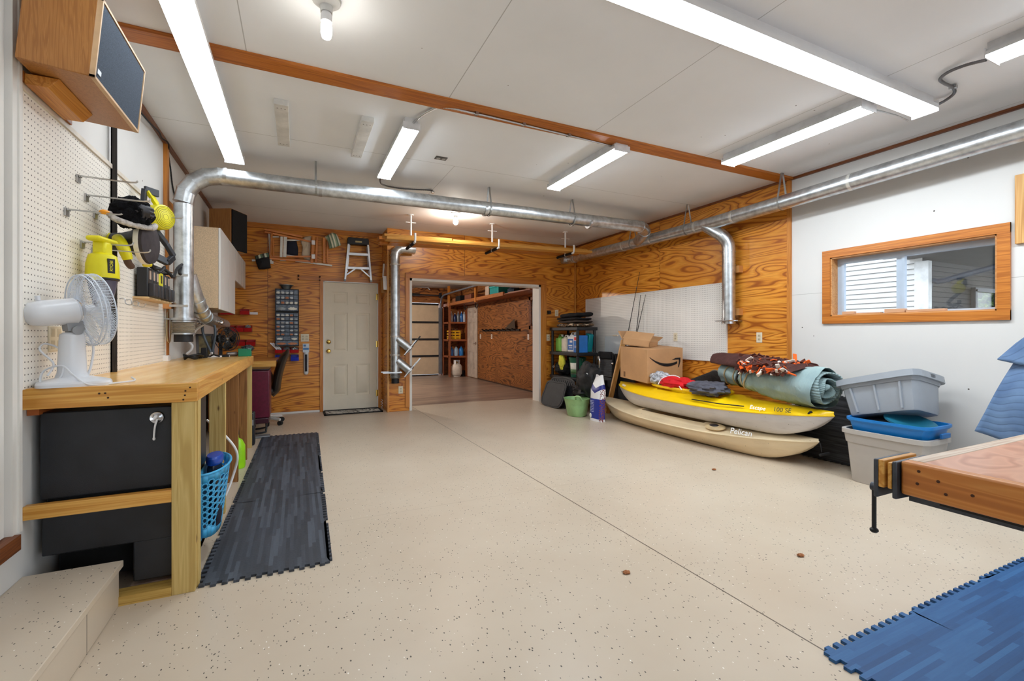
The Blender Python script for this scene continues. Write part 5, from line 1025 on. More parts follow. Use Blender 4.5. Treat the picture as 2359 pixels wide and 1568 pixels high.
# floor mats leaning against the shelving
def lean_mat(label, x, y0, y1, h, ang, m, seed, name='car_mat', ribs=False):
    b = MB(); pts = []
    n = 40; w = y1-y0
    for i in range(n):
        a = 2*math.pi*i/n; ca, sa = math.cos(a), math.sin(a); q = (abs(ca)**5+abs(sa)**5)**.2; k = 1+.025*math.sin(a*5+seed); pts.append((ca/q*w/2*k, h/2+sa/q*h/2*k if sa > -.6 else max(0., h/2+sa/q*h/2)))
    M = Matrix(((0, math.sin(math.radians(ang)), -math.cos(math.radians(ang)), x), (-1, 0, 0, (y0+y1)/2), (0, math.cos(math.radians(ang)), math.sin(math.radians(ang)), .004), (0, 0, 0, 1)))
    t = Thing(name, label, 'mat', 'mats leaning on the shelving'); t.part('rubber', b.prism(pts, .012, M), m); rg = MB()
    rg.tube([M @ Vector((a*.9, (b_-h/2)*.9+h/2, .013)) for a, b_ in pts], .006, 6, True); t.part('raised_rim', rg, m)
    if ribs:
        rb = MB()
        for k in range(12): rb.bar(M @ Vector((-w*.4+w*.8*k/11, h*.55, .014)), M @ Vector((-w*.4+w*.8*k/11, h*.9, .014)), .012, .008, (0, 1, 0))
        t.part('ribs', rb, m)
    return t.done()
RUB = mat((34, 36, 40), .6, 0, .4, .15, 10., .15)
lean_mat('ribbed black car mat leaning on the shelving behind the smooth one', 3.93, 6.2, 7.0, .5, 18, RUB, 1, ribs=True); lean_mat('smooth black car mat in front, leaning beside the wide opening', 3.80, 6.25, 6.93, .44, 20, RUB, 3.)
# black bag heap, tub, salt sack
t = Thing('garment_bag', 'black bag slumped over the green tub', 'bag'); t.part('bag', MB().blob((3.96, 5.68, .52), (.13, .27, .25), .3, 2.6, 11, None, 36), mat((28, 29, 32), .62, 0, .35, .2, 10., .3, 24.)); t.part('flap', MB().blob((4.02, 5.84, .34), (.14, .3, .12), .4, 3.4, 4, None, 30), mat((30, 31, 35), .6, 0, .35, .2, 10., .3, 24.)); t.part('badge', MB().ell((3.855, 5.6, .62), (.012, .03, .02), None, 12), mat((180, 180, 180), .4)); t.part('buckle', MB().tube(smooth_path([(4.0, 5.5, .72), (3.98, 5.46, .82), (3.99, 5.5, .88), (4.02, 5.55, .84)], 4), .012, 8), STEEL); t.done()
t = Thing('green_tub', 'pale green flexible tub on the floor in front of the black bag', 'tub'); GT = TR(3.76, 5.72, 0)
t.part('tub', MB().lathe([(.001, 0), (.12, .002), (.135, .02), (.18, .26), (.188, .262), (.182, .255), (.13, .02)], GT, 36, 1., 1.15), mat((150, 190, 130), .4)); t.part('handle', MB().tube(smooth_path([(3.66, 5.6, .25), (3.63, 5.55, .31), (3.66, 5.5, .31), (3.72, 5.52, .25)], 4), .012, 8), mat((150, 190, 130), .4)); t.done()
t = Thing('salt_sack', 'tall white and blue paper sack standing on the floor by the kayaks', 'sack')
def sk(u, v):
    z = .62*v; a = 2*math.pi*u; ca, sa = math.cos(a), math.sin(a); q = (abs(ca)**3+abs(sa)**3)**(1/3); k = 1-.35*max(0, v-.72)/.28; th = .062*(1-.9*max(0, v-.7)/.3)
    return Vector((3.80+ca/q*th+.05*v*v+.006*noise.noise(Vector((a, v*6, 1))), 5.26+sa/q*.135*k+.02*v, z+.035*math.sin(a*2)*max(0, v-.8)*3))
sq_ = NT('printed_sack'); sx_, sy_, sz_ = sq_.xyz(sq_.pos()); ns = sq_.noise(sq_.map(sq_.pos(), (1, 60, 90)), 1., 1)
bl_ = sq_.math('LESS_THAN', sz_, .31); c0 = sq_.mix(bl_, C(226, 226, 228), C(22, 44, 140)); low = sq_.math('LESS_THAN', sz_, .035); c0 = sq_.mix(low, c0, C(222, 222, 226))
tx = sq_.math('MULTIPLY', sq_.math('MULTIPLY', sq_.math('GREATER_THAN', ns, .46), sq_.math('LESS_THAN', sq_.math('FRACT', sq_.math('MULTIPLY', sz_, 48.)), .45)), sq_.math('MULTIPLY', sq_.math('LESS_THAN', sq_.math('ABSOLUTE', sq_.math('SUBTRACT', sz_, .2)), .08), sq_.math('GREATER_THAN', sy_, .0))); c0 = sq_.mix(tx, c0, C(190, 196, 226))
edge = sq_.math('MULTIPLY', sq_.math('LESS_THAN', sy_, -.105), sq_.math('GREATER_THAN', sq_.noise(sq_.map(sq_.pos(), (60, 60, 60)), 1., 1), .52)); c0 = sq_.mix(edge, c0, C(120, 60, 60)); band = sq_.math('LESS_THAN', sq_.math('ABSOLUTE', sq_.math('SUBTRACT', sz_, sq_.math('MULTIPLY_ADD', sq_.math('ABSOLUTE', sy_), .5, .42))), .035); c0 = sq_.mix(band, c0, C(24, 36, 120))
t.part('sack', MB().grid(sk, 48, 30, True).add([sk(i/48, 0) for i in range(48)], [tuple(range(47, -1, -1))]), sq_.fin(c0, .45))
t.part('emblem', MB().ell((3.735, 5.335, .07), (.004, .025, .032), None, 16), mat((230, 230, 226), .5)); t.done()
# folded lounge chair
t = Thing('folding_lounge_chair', 'folded black mesh lounge chair standing behind the white sack', 'chair')
mq = NT('black_mesh'); mq.bump(mq.noise(mq.map(mq.pos(), (300, 300, 40)), 1, 1), .4, .003); MESH = mq.fin(mq.ramp(mq.noise(mq.map(mq.pos(), (3, 3, 90)), 1., 2), [(.35, C(34, 35, 38)), (.65, C(74, 76, 80))]), .7)
t.part('mesh_back', MB().box(4.41, 4.425, 5.7, 6.08, .48, .92), MESH, bev=.006); t.part('headrest', MB().box(4.38, 4.43, 5.72, 6.06, .82, .935), DKC, bev=.02)
for dx, y0, y1 in ((0, 5.69, 5.7), (.03, 5.66, 5.65), (.06, 5.64, 5.68), (.0, 6.1, 6.1), (.05, 6.06, 6.04)): t.part('tube', MB().tube([(4.40+dx, y0, .91), (4.37+dx, y1, .012)], .012, 8), mat((50, 52, 56), .35, .6))
for z in (.2, .55): t.part('crossbar', MB().cyl((4.4, 5.68, z), (4.41, 6.1, z), .01, 8), BLACK)
t.part('knob', MB().ell((4.37, 5.67, .76), (.02, .02, .02), None, 10), CHROME); t.done()
# panel, board, rods against the pegboard
t = Thing('plastic_board', 'pale grey plastic panel leaning on the right pegboard', 'panel'); t.part('panel', MB().box(4.62, 4.64, 5.62, 6.2, .62, 1.18), mat((190, 196, 200), .4, 0, .4, .02), bev=.012); t.part('handle', MB().box(4.615, 4.65, 5.86, 5.98, 1.18, 1.2), mat((222, 206, 184), .5), bev=.004); t.done()
solo('folding_table', MB().box(4.55, 4.6, 5.4, 6.15, .1, .9), mat((38, 39, 42), .5), 'dark folded table top standing between the panel and the lounge chair', 'table', bev=.01)
solo('pine_board', MB().bar((4.29, 5.69, .0), (4.53, 5.60, 1.12), .075, .03, (0, 1, 0)), lumber('pine_leaning', (216, 162, 92), (230, 180, 112), (180, 120, 56), 'z', .8, .5), 'pale pine board leaning by the cardboard box', 'board', bev=.002)
for (p0, p1, lb) in (((4.58, 5.74, .6), (4.69, 5.42, 2.15), 'longest fishing rod, left of the three against the pegboard'), ((4.6, 5.5, .62), (4.69, 5.4, 1.8), 'thin middle fishing rod against the pegboard'), ((4.55, 5.52, .62), (4.69, 5.29, 1.8), 'right fishing rod with thick handle against the pegboard')):
    t = Thing('fishing_rod', lb, 'fishing rod', 'fishing rods'); a, b = Vector(p0), Vector(p1); t.part('blank', MB().tube([a, b], [.008, .0035], 8), BLACK); t.part('grip', MB().tube([a.lerp(b, .0), a.lerp(b, .22)], .011, 8), mat((40, 40, 44), .7))
    gd = MB()
    for k in (.4, .55, .7, .85): q = a.lerp(b, k); gd.ell(q+Vector((-.008, 0, 0)), (.008, .003, .008), None, 8)
    t.part('guide', gd, STEEL); t.done()
# ---------------------------------------------------------------- kayaks
def kayak(name, label, cx, y0, y1, W, zs, zk, rock, crown, hullm, deckm, cat='kayak', ck=(.36, .66), tipx=0.):
    """bow at y0 (near), stern at y1; zs seam height amidships, zk keel"""
    t = Thing(name, label, cat); L = y1-y0; NS = 48
    def w(s): q = abs(2*s-1); return max(.004, W*(1-q**2.4)**.72)
    def seam(s): q = 2*s-1; return zs+rock*abs(q)**2.2
    def keel(s): q = abs(2*s-1); return zk+(seam(s)-zk-.012)*max(0, (q-.62)/.38)**2.2
    def px(s): return cx+tipx*(2*s-1)
    def hull(u, v):
        s = u; a = (v-.5)*2; ww, zt, zb = w(s), seam(s), keel(s); e = abs(a)
        x = math.copysign(min(1, (e*1.25)**.8 if e < .8 else 1.0), a)*ww*(.86 if e < .75 else .86+.14*(e-.75)/.25); z = zb+(zt-zb)*(0 if e < .35 else ((e-.35)/.65)**1.5)+.02*(1-min(1, e/.35))*0
        return Vector((px(s)+x, y0+L*s, z))
    t.part('hull', MB().grid(hull, NS, 29), hullm, sharp=50)
    def deck(u, v):
        s = u; a = (v-.5)*2; ww = w(s)*1.0; zt = seam(s); cr = crown*(.35+.65*(1-abs(2*s-1)**2)); z = zt+cr*(1-abs(a)**2.6)
        c0, c1 = ck; inside = c0 < s < c1 and abs(a) < .62
        if inside: z = zt-.06
        elif c0-.03 < s < c1+.03 and abs(a) < .7: z += .022
        return Vector((px(s)+a*ww, y0+L*s, z))
    t.part('deck', MB().grid(deck, 73, 33), deckm, sharp=60)
    rim = MB(); rim.tube([(px(s)+w(s)*1.004*sg, y0+L*s, seam(s)) for sg, ss in ((-1, [i/60 for i in range(61)]), (1, [1-i/60 for i in range(1, 60)])) for s in ss], .009, 8, True); t.part('seam_lip', rim, deckm)
    t.f = (w, seam, px, L); return t
def hullmat(name, rgb, sp):
    q = NT(name); p = q.pos(); c = q.ramp(q.noise(q.map(p, (1, 1, 2)), 3, 4), [(.3, C(*[k*.93 for k in rgb])), (.7, C(*rgb))]); d = q.noise(q.map(p, (8, 1.5, 30)), 2., 4, .7); c = q.mix(q.ramp(d, [(.58, 0.), (.72, .5)]), c, C(*sp)); v = q.voro(p, 26.); cid = q.xyz(q.voro(p, 26., 'Color'))[0]
    return q.fin(q.mix(q.math('MULTIPLY', q.math('LESS_THAN', v, .09), q.math('GREATER_THAN', cid, .75)), c, C(60, 54, 50)), .42)
TAN = hullmat('tan_plastic', (234, 212, 174), (204, 176, 136)); GHULL = hullmat('grey_white_hull', (214, 208, 204), (160, 150, 146)); YD = mat((244, 200, 12), .32, 0, .5, .04, 3.)
kt = kayak('kayak', 'tan plastic kayak lying on the floor under the yellow one', 4.22, 2.52, 5.62, .37, .17, .002, .075, .07, TAN, hullmat('tan_deck', (238, 218, 182), (212, 186, 146)))
w, seam, px, L = kt.f
hp = kt.part('hatch', MB().ell((3.965, 3.42, .235), (.07, .12, .025), RY(-16), 24), mat((212, 188, 146), .45)); kt.part('cup_recess', MB().ell((3.952, 3.42, .254), (.032, .055, .01), RY(-18), 20), mat((34, 32, 38), .3), parent=hp)
s0 = (3.1-2.52)/L; text('Pelican', .085, Matrix(((.3, .55, -.75, 4.33-w(s0)*.86-.006), (-.95, .1, -.28, 2.98), (-.05, .83, .55, seam(s0)+.05), (0, 0, 0, 1))).to_3x3().normalized().to_4x4() if False else TR(4.22-w(s0)*.955, 3.1, seam(s0)+.044) @ RZ(-90+14) @ RX(62), WHITEP, 'lettering', kt.o, .001, .9)
kt.part('bow_handle', MB().tube(smooth_path([(4.22, 2.525, .25), (4.215, 2.5, .22), (4.21, 2.49, .16)], 4), .005, 6).cyl((4.17, 2.48, .14), (4.27, 2.46, .15), .012, 8), BLACK)
kt.done()
ky = kayak('kayak', 'yellow-decked kayak with a pale hull stacked on the tan one', 4.2, 2.38, 5.26, .36, .445, .262, .055, .1, GHULL, YD)
w, seam, px, L = ky.f; s0 = (2.88-2.38)/L; s1 = (4.98-2.38)/L
text('Escape', .06, TR(4.2-w(s0)*.95, 2.92, seam(s0)+.04) @ RZ(-90+12) @ RX(56), WHITEP, 'lettering', ky.o, .001, .9); text('100 SE', .06, TR(4.2-w(s0)*.83, 2.70, seam(s0)+.05) @ RZ(-90+20) @ RX(56), BLACK, 'lettering', ky.o, .001, .9)
text('Pelican', .05, TR(4.2-w(s1)*.92, 4.97, seam(s1)+.035) @ RZ(-90-14) @ RX(56), WHITEP, 'lettering', ky.o, .001, .8)
ky.part('bow_handle', MB().tube(smooth_path([(4.13, 2.52, .5), (4.1, 2.52, .52), (4.09, 2.56, .47), (4.09, 2.66, .455), (4.1, 2.72, .47)], 4), .009, 8), BLACK)
ky.part('deck_cord', MB().tube([(3.93, 3.05, .505), (3.88, 3.3, .5), (3.88, 3.65, .5)], .006, 6), BLACK); ky.part('cockpit_rim', MB().tube([(4.2+.245*math.cos(a), 3.98+.56*math.sin(a), .575) for a in [2*math.pi*i/48 for i in range(48)]], .016, 8, True), YD); ky.done()
# ---------------------------------------------------------------- what lies on the kayaks
CARD = mat((190, 146, 104), .75, 0, .25, .05, 3.); CARDI = mat((168, 124, 82), .8)
BXM = TR(4.0, 4.48, .585) @ RZ(-5) @ RY(-2) @ RX(3)
t = Thing('cardboard_box', 'large cardboard box with a black curved arrow on the yellow kayak', 'box')
t.part('carton', MB().box(0, .55, 0, .6, 0, .43, BXM), CARD, bev=.004)
def arrow():
    M = BXM @ Matrix(((1, 0, 0, .03), (0, 0, -1, -.0015), (0, 1, 0, .0), (0, 0, 0, 1))); n = 30; up = []; dn = []
    for i in range(n+1):
        s = i/n; x = .43*s; y = .33-.34*s+.245*s*s+.01*s; th = .004+.034*math.sin(math.pi*min(1, s*.72+.02)); up.append((x, y+th*.5)); dn.append((x, y-th*.5))
    m = MB()
    for i in range(n): m.prism([dn[i], dn[i+1], up[i+1], up[i]], .0015, M)
    ex, ey = .43, .245; m.prism([(ex-.085, ey+.035), (ex-.03, ey+.058), (ex+.05, ey+.06), (ex+.05, ey+.035), (ex-.03, ey+.036)], .0015, M).prism([(ex+.025, ey+.045), (ex+.05, ey+.06), (ex+.05, ey+.01), (ex+.028, ey-.06), (ex+.012, ey-.07), (ex+.026, ey+.0)], .0015, M); return m
t.part('arrow_mark', arrow(), BLACK); t.part('tape', MB().box(.0, .552, .27, .33, .4305, .4315, BXM), mat((176, 132, 92), .4)); t.part('side_print', MB().box(-.0015, 0, .48, .52, .02, .09, BXM), mat((120, 84, 54), .7)); t.done()
t = Thing('open_carton', 'small opened cardboard carton with loose flaps on top of the large box', 'box'); OM = TR(4.16, 4.62, 1.03) @ RZ(28) @ RX(6)
t.part('carton', MB().box(0, .3, 0, .38, 0, .012, OM).box(0, .012, 0, .38, 0, .09, OM).box(.288, .3, 0, .38, 0, .09, OM).box(0, .3, .368, .38, 0, .09, OM).box(0, .3, 0, .012, 0, .07, OM), CARD); t.part('flap', MB().box(-.0, .012, 0, .38, 0, .16, OM @ TR(0, 0, .09) @ RY(52)), CARD); t.part('flap', MB().box(0, .012, 0, .36, 0, .18, OM @ TR(.3, 0, .09) @ RY(74)), CARDI); t.part('flap', MB().box(0, .28, 0, .012, 0, .12, OM @ TR(0, .38, .08) @ RX(-35)), CARD); t.done()
def heap(name, label, c, r, m, seed, cat='cloth', amp=.32, fr=3.2): return solo(name, MB().blob(c, r, amp, fr, seed, None, 34), m, label, cat)
def trim_tube(pts, r, m, name, label, cat='cord'): return solo(name, MB().tube(smooth_path(pts, 6), r, 7), m, label, cat)
heap('grey_shirt', 'crumpled grey and white shirt in front of the large cardboard box', (4.08, 4.33, .66), (.1, .14, .08), (lambda q: q.fin(q.ramp(q.noise(q.map(q.pos(), (9, 9, 9)), 1, 3, .6, 1.2), [(.4, C(196, 198, 204)), (.5, C(120, 122, 130)), (.6, C(214, 214, 218))]), .85))(NT('mottled_cloth')), 5)
t = Thing('red_life_vest', 'red life vest with white piping on the yellow kayak', 'life vest'); t.part('vest', MB().blob((4.06, 4.02, .63), (.13, .26, .07), .3, 3, 7, None, 36), mat((206, 20, 32), .7, 0, .3, .1)); t.part('piping', MB().tube(smooth_path([(3.95, 4.24, .6), (3.99, 4.2, .68), (4.06, 4.1, .715), (4.02, 3.95, .69), (3.95, 3.9, .62), (3.93, 3.84, .58)], 5), .006, 6), WHITEP); t.done()
t = Thing('dark_pad', 'dark foam seat pad curling up from the yellow kayak cockpit', 'pad'); t.part('pad', MB().grid(lambda u, v: Vector((4.16+.42*v, 4.02-.4*u, .60+.06*math.sin(u*6.3+.4)+.10*v)), 26, 12), mat((38, 34, 32), .9, 0, .2, .2, 30., .3), solid=.02); t.part('edge_binding', MB().tube([(4.58, 4.02-.4*u, .71+.06*math.sin(u*6.3+.4)) for u in [i/24 for i in range(25)]], .012, 6), mat((116, 102, 84), .9)); t.done()
heap('grey_jacket', 'crumpled dark grey jacket on the yellow kayak beside the tarp roll', (4.02, 3.56, .62), (.14, .24, .075), mat((82, 82, 92), .7, 0, .3, .2, 8., .2, 30.), 9)
# rolled tarp
TC = (lambda q: (q.bump(q.noise(q.map(q.pos(), (3, 9, 3)), 3, 4, .6, 1.), .5, .02), q.fin(q.ramp(q.noise(q.pos(), 4, 3), [(.3, C(124, 148, 152)), (.7, C(158, 180, 180))]), .7))[1])(NT('blue_grey_canvas'))
t = Thing('rolled_tarp', 'blue-grey canvas tarp rolled and tied on the yellow kayak', 'tarp')
A0, A1 = Vector((4.3, 3.56, .785)), Vector((4.22, 2.46, .715)); ax = (A1-A0).normalized(); e1 = ax.cross(Vector((0, 0, 1))).normalized(); e2 = e1.cross(ax).normalized()
def tar(u, v):
    a = 2*math.pi*v; r = (.115+.075*min(1, u*1.3))*(1+.07*math.sin(3*a+u*9)+.1*noise.noise(Vector((math.cos(a)*2.2, math.sin(a)*2.2, u*5)))+.09*abs(noise.noise(Vector((math.cos(a)*4.5+u*3, math.sin(a)*4.5, u*14)))))
    for uu in (.2, .27, .42): r *= 1-.1*math.exp(-((u-uu)/.025)**2)
    return A0+(A1-A0)*u+e1*math.cos(a)*r+e2*math.sin(a)*r*.92
t.part('roll', MB().grid(tar, 60, 44, False, True).add([tar(0, i/44) for i in range(44)], [tuple(range(44))]), TC, sharp=70)
sp = MB(); P = [A1+(e1*math.cos(a)+e2*math.sin(a)*.92)*(.03+.155*(a/(2*math.pi*2.6)))+ax*(.0-.0*a) for a in [2*math.pi*2.6*i/90 for i in range(91)]]
for k in range(90): p, q = P[k], P[k+1]; w_ = .05+.02*math.sin(k*.4); sp.add([p-ax*.12, q-ax*.12, q+ax*(w_-.02), p+ax*(w_-.02)], [(0, 1, 2, 3)])
t.part('spiral_end', sp, TC, solid=.012, sharp=70)
for uu, dd in ((.1, .03), (.2, 0), (.3, -.04), (.36, .05)): t.part('cord', MB().tube([tar(uu+dd*math.sin(2*math.pi*i/24), i/24)+(tar(uu, i/24)-(A0+(A1-A0)*uu))*.05 for i in range(25)], .007, 6), mat((176, 158, 124), .8))
t.part('strap', MB().tube([tar(.25, i/28)+(tar(.25, i/28)-(A0+(A1-A0)*.25))*.03 for i in range(29)], .012, 6), BLACK); t.done()
# fleece with knotted fringe
t = Thing('fringed_fleece', 'brown fleece blanket with an orange and white knotted fringe on the tarp roll', 'blanket')
BRN = mat((74, 46, 42), .9, 0, .2, .08, 20., .2, 80.)
def flc(u, v):
    a = 2*math.pi*v; ca, sa = math.cos(a), math.sin(a); y = 3.66-1.02*u; cx = 4.3-.1*u; w = .13+.12*min(1, u*1.6); h = .045*(1-.25*u)+.02*math.sin(u*4)
    return Vector((cx+ca*w+.02*noise.noise(Vector((u*5, a, 2))), y+.03*sa, .95-.035*u+sa*h+(-.055*ca*ca)*(1 if ca < 0 else .3)+.012*noise.noise(Vector((u*6, ca*3, 5)))))
t.part('fleece', MB().grid(flc, 40, 30, False, True).add([flc(0, i/30) for i in range(30)], [tuple(range(30))]).add([flc(1, i/30) for i in range(30)], [tuple(range(29, -1, -1))]), BRN, sharp=75)
FC = [(mat((232, 96, 26), .9), 34), (mat((228, 216, 206), .9), 22), (mat((84, 46, 38), .9), 44)]; rr_ = random.Random(3)
stf = MB()
for m, cnt in FC:
    for k in range(cnt-4):
        u = rr_.uniform(.42, 1.0); v = rr_.choice((rr_.uniform(.05, .5), rr_.uniform(.3, .62))); q = flc(u, v); d = Vector((rr_.uniform(-1, .3), rr_.uniform(-.8, .5), rr_.uniform(-.7, .35))).normalized(); L_ = rr_.uniform(.05, .085)
        t.part('fringe_knot', MB().bar(q, q+d*L_, .032, .008, (rr_.random(), rr_.random(), rr_.random())).ell(q, (.016, .016, .013), None, 8), m)
for k in range(130):
    u = rr_.uniform(.42, 1.0); q = flc(u, rr_.uniform(.03, .62)); d = Vector((rr_.uniform(-1, .3), rr_.uniform(-.8, .5), rr_.uniform(-.7, .35))).normalized(); stf.bar(q, q+d*rr_.uniform(.03, .06), .026, .007, (rr_.random(), rr_.random(), rr_.random()))
o = t.part('loose_fringe', stf, mat((110, 58, 44), .9)); o['kind'] = 'stuff'; t.done()
# ---------------------------------------------------------------- stacked foam tiles, totes
fq = NT('black_foam_planks'); fx_, fy_, fz_ = fq.xyz(fq.pos()); fn_ = fq.noise(fq.map(fq.pos(), (3, 3, 70)), 1., 2); fq.bump(fn_, .5, .006); FOAMT = fq.fin(fq.ramp(fn_, [(.35, C(30, 30, 33)), (.65, C(66, 66, 70))]), .7)
for k in range(7):
    t = None; o = MB(); hw = .305; pts = []
    for i in range(24): pts.append((-hw+2*hw*i/24, -.0+(.012 if i % 2 else 0)))
    for i in range(24): pts.append((hw+(.012 if i % 2 else 0), .61*i/24))
    for i in range(24): pts.append((hw-2*hw*i/24, .61+(.012 if i % 2 else 0)))
    for i in range(24): pts.append((-hw-(.012 if i % 2 else 0), .61-.61*i/24))
    M = TR(4.565+.013*k, 2.665-.006*(k % 3), .0) @ RY(5) @ Matrix(((0, 0, -1, 0), (-1, 0, 0, 0), (0, 1, 0, 0), (0, 0, 0, 1)))
    solo('foam_tile', o.prism(pts, .0115, M), FOAMT, ('front', 'second', 'third', 'fourth', 'fifth', 'sixth', 'rearmost')[k]+' black foam tile of the stack leaning between the kayaks and the tan tote', 'foam tile', 'stacked black foam tiles')
def tote(name, label, M, lx, ly, h, m, ribs=3, taper=.88, lip=.035, band=.0):
    """open tub: local x short side, y long side, z up"""
    def ringp(k, z, n=48, rc=.07, out=0.):
        o = []
        for i in range(n):
            a = 2*math.pi*i/n; ca, sa = math.cos(a), math.sin(a); q = (abs(ca)**7+abs(sa)**7)**(1/7); o.append(M @ Vector((ca/q*(lx/2*k+out), sa/q*(ly/2*k+out), z)))
        return o
    t = Thing(name, label, 'tote'); b = MB(); rs = [ringp(taper*.97, 0), ringp(taper, .012), ringp(1-(1-taper)*.25, h*.75), ringp(1-(1-taper)*.25, h*.75, out=.008), ringp(1., h-lip, out=.008), ringp(1., h-lip, out=lip*.6), ringp(1., h, out=lip*.6), ringp(1., h, out=-.002), ringp(1-(1-taper)*.25, h*.75, out=-.006), ringp(taper*.96, .02)]
    n = 48; b.add([p for r in rs for p in r], [(j*n+i, j*n+(i+1) % n, (j+1)*n+(i+1) % n, (j+1)*n+i) for j in range(len(rs)-1) for i in range(n)]+[tuple(range(n-1, -1, -1)), tuple((len(rs)-1)*n+i for i in range(n))])
    t.part('tub', b, m, sharp=30)
    if ribs:
        for k in range(ribs):
            y = ly*(-.32+.64*k/(ribs-1)); 
            for sg in (-1, 1): t.part('rib', MB().bar(M @ Vector((sg*(lx/2*taper+.002), y*taper, .02)), M @ Vector((sg*(lx/2*(1-(1-taper)*.25)+.003), y, h*.74)), .02, .012, M.to_3x3() @ Vector((0, 1, 0))), m)
    return t
TG = mat((176, 170, 164), .42, 0, .4, .02); t = tote('storage_tote', 'pale grey-tan tote standing on the floor at the bottom of the stack', TR(4.285, 1.985, 0), .37, .56, .43, TG, 0, .86); t.done()
BLB = mat((22, 120, 196), .35, 0, .5, .03); t = tote('blue_bin', 'bright blue shallow bin sitting in the tan tote', TR(4.31, 1.975, .4), .39, .55, .125, BLB, 0, .9, .02); t.part('handle_notch', MB().box(4.25, 4.37, 1.665, 1.685, .44, .475), mat((16, 96, 160), .4), bev=.004); t.done()
heap('dark_gear', 'dark gear lying inside the bright blue bin', (4.3, 2.0, .47), (.13, .2, .05), mat((34, 38, 46), .6), 4, 'gear')
solo('plastic_dish', MB().lathe([(.001, 0), (.12, .004), (.14, .0), (.142, -.012)], TR(4.3, 1.88, .535) @ RX(14) @ RY(-10), 28, 1, 1.2), mat((20, 96, 120), .4), 'dark teal round dish in the bright blue bin under the grey tote', 'dish')
GTM = mat((150, 156, 164), .4, 0, .4, .02); GM = TR(4.36, 2.02, .545) @ RX(-15) @ RY(13)
t = tote('storage_tote', 'blue-grey tote tilted on top of the stack by the white wall', GM, .4, .56, .3, GTM, 3, .88, .05)
t.part('handle', MB().box(-.09, .09, -.31, -.285, .255, .295, GM), GTM, bev=.006); t.done()
solo('red_strap', MB().tube(smooth_path([GM @ Vector(q) for q in ((-.1, .28, .3), (-.05, .2, .31), (.02, .1, .305), (.08, -.05, .31), (.1, -.2, .31))], 6), .008, 7), mat((170, 60, 60), .6), 'red strap lying in the tilted blue-grey tote', 'strap'); solo('wood_scrap', MB().box(-.06, -.02, .24, .3, .28, .35, GM), mat((220, 196, 160), .6), 'pale wooden scrap sticking out of the tilted blue-grey tote', 'offcut')
# ---------------------------------------------------------------- quilt over a wheel
t = Thing('bicycle_wheel', 'black knobbly tyre showing under the blue quilt', 'wheel'); ty = MB(); Wc = Vector((4.45, 1.25, .225))
ty.tube([Wc+Vector((0, .235*math.cos(a), .2*math.sin(a)*1.08)) for a in [2*math.pi*i/48 for i in range(48)]], .028, 10, True)
for i in range(72):
    a = 2*math.pi*i/72; q = Wc+Vector((.012*(1 if i % 2 else -1), .262*math.cos(a), .243*math.sin(a))); ty.cube(q, (.02, .014, .012), RX(math.degrees(a)))
t.part('tyre', ty, mat((30, 30, 34), .8)); t.part('rim', MB().tube([Wc+Vector((0, .205*math.cos(a), .185*math.sin(a))) for a in [2*math.pi*i/48 for i in range(48)]], .012, 8, True), STEEL); t.part('hub', MB().cyl(Wc-Vector((.04, 0, 0)), Wc+Vector((.04, 0, 0)), .02, 12), STEEL)
sp = MB()
for i in range(20): a = 2*math.pi*i/20; sp.tube([Wc, Wc+Vector((0, .205*math.cos(a), .185*math.sin(a)))], .0015, 4)
t.part('spoke', sp, STEEL); t.done()
qq = NT('quilted_blue_cloth'); qx, qy, qz = qq.xyz(qq.pos()); qd = qq.math('SQRT', qq.math('ADD', qq.math('MULTIPLY', qq.math('ADD', qy, -.3), qq.math('ADD', qy, -.3)), qq.math('MULTIPLY', qq.math('ADD', qz, -.75), qq.math('ADD', qz, -.75))))
qs = qq.math('ADD', qd, qq.math('MULTIPLY', qq.math('SINE', qq.math('MULTIPLY', qy, 40.)), .006)); qf = qq.math('ABSOLUTE', qq.math('SUBTRACT', qq.math('FRACT', qq.math('MULTIPLY', qs, 22.)), .5)); qq.bump(qq.math('POWER', qf, .5), .5, .006)
t = Thing('moving_quilt', 'faded blue quilted blanket draped at the right edge of the picture', 'blanket')
def qu(u, v):
    bl, br, tl, tr_ = Vector((4.27, 1.5, .53)), Vector((4.3, .72, .44)), Vector((4.42, 1.335, 1.04)), Vector((4.45, .72, 1.34)); p = bl.lerp(br, u).lerp(tl.lerp(tr_, u), v)
    return p+Vector((.03*math.sin(u*13+v*3)*(1-.5*v)-.05*math.sin(math.pi*v), .0, -.035*math.sin(u*5)*(1-v)))
t.part('quilt', MB().grid(qu, 40, 30), qq.fin(qq.mix(qq.ramp(qf, [(.02, .4), (.12, 0.)]), qq.ramp(qq.noise(qq.pos(), 6, 3), [(.3, C(74, 100, 138)), (.7, C(104, 132, 168))]), C(52, 70, 98)), .85), solid=.016, sharp=80)
t.part('folded_corner', MB().grid(lambda u, v: Vector((4.36+.05*v-.03*u, 1.415-.20*u-.08*v*(1-u), 1.03-.05*u*(1-v)+.11*v+.12*u*v)), 12, 10), qq.m, solid=.016); t.done()
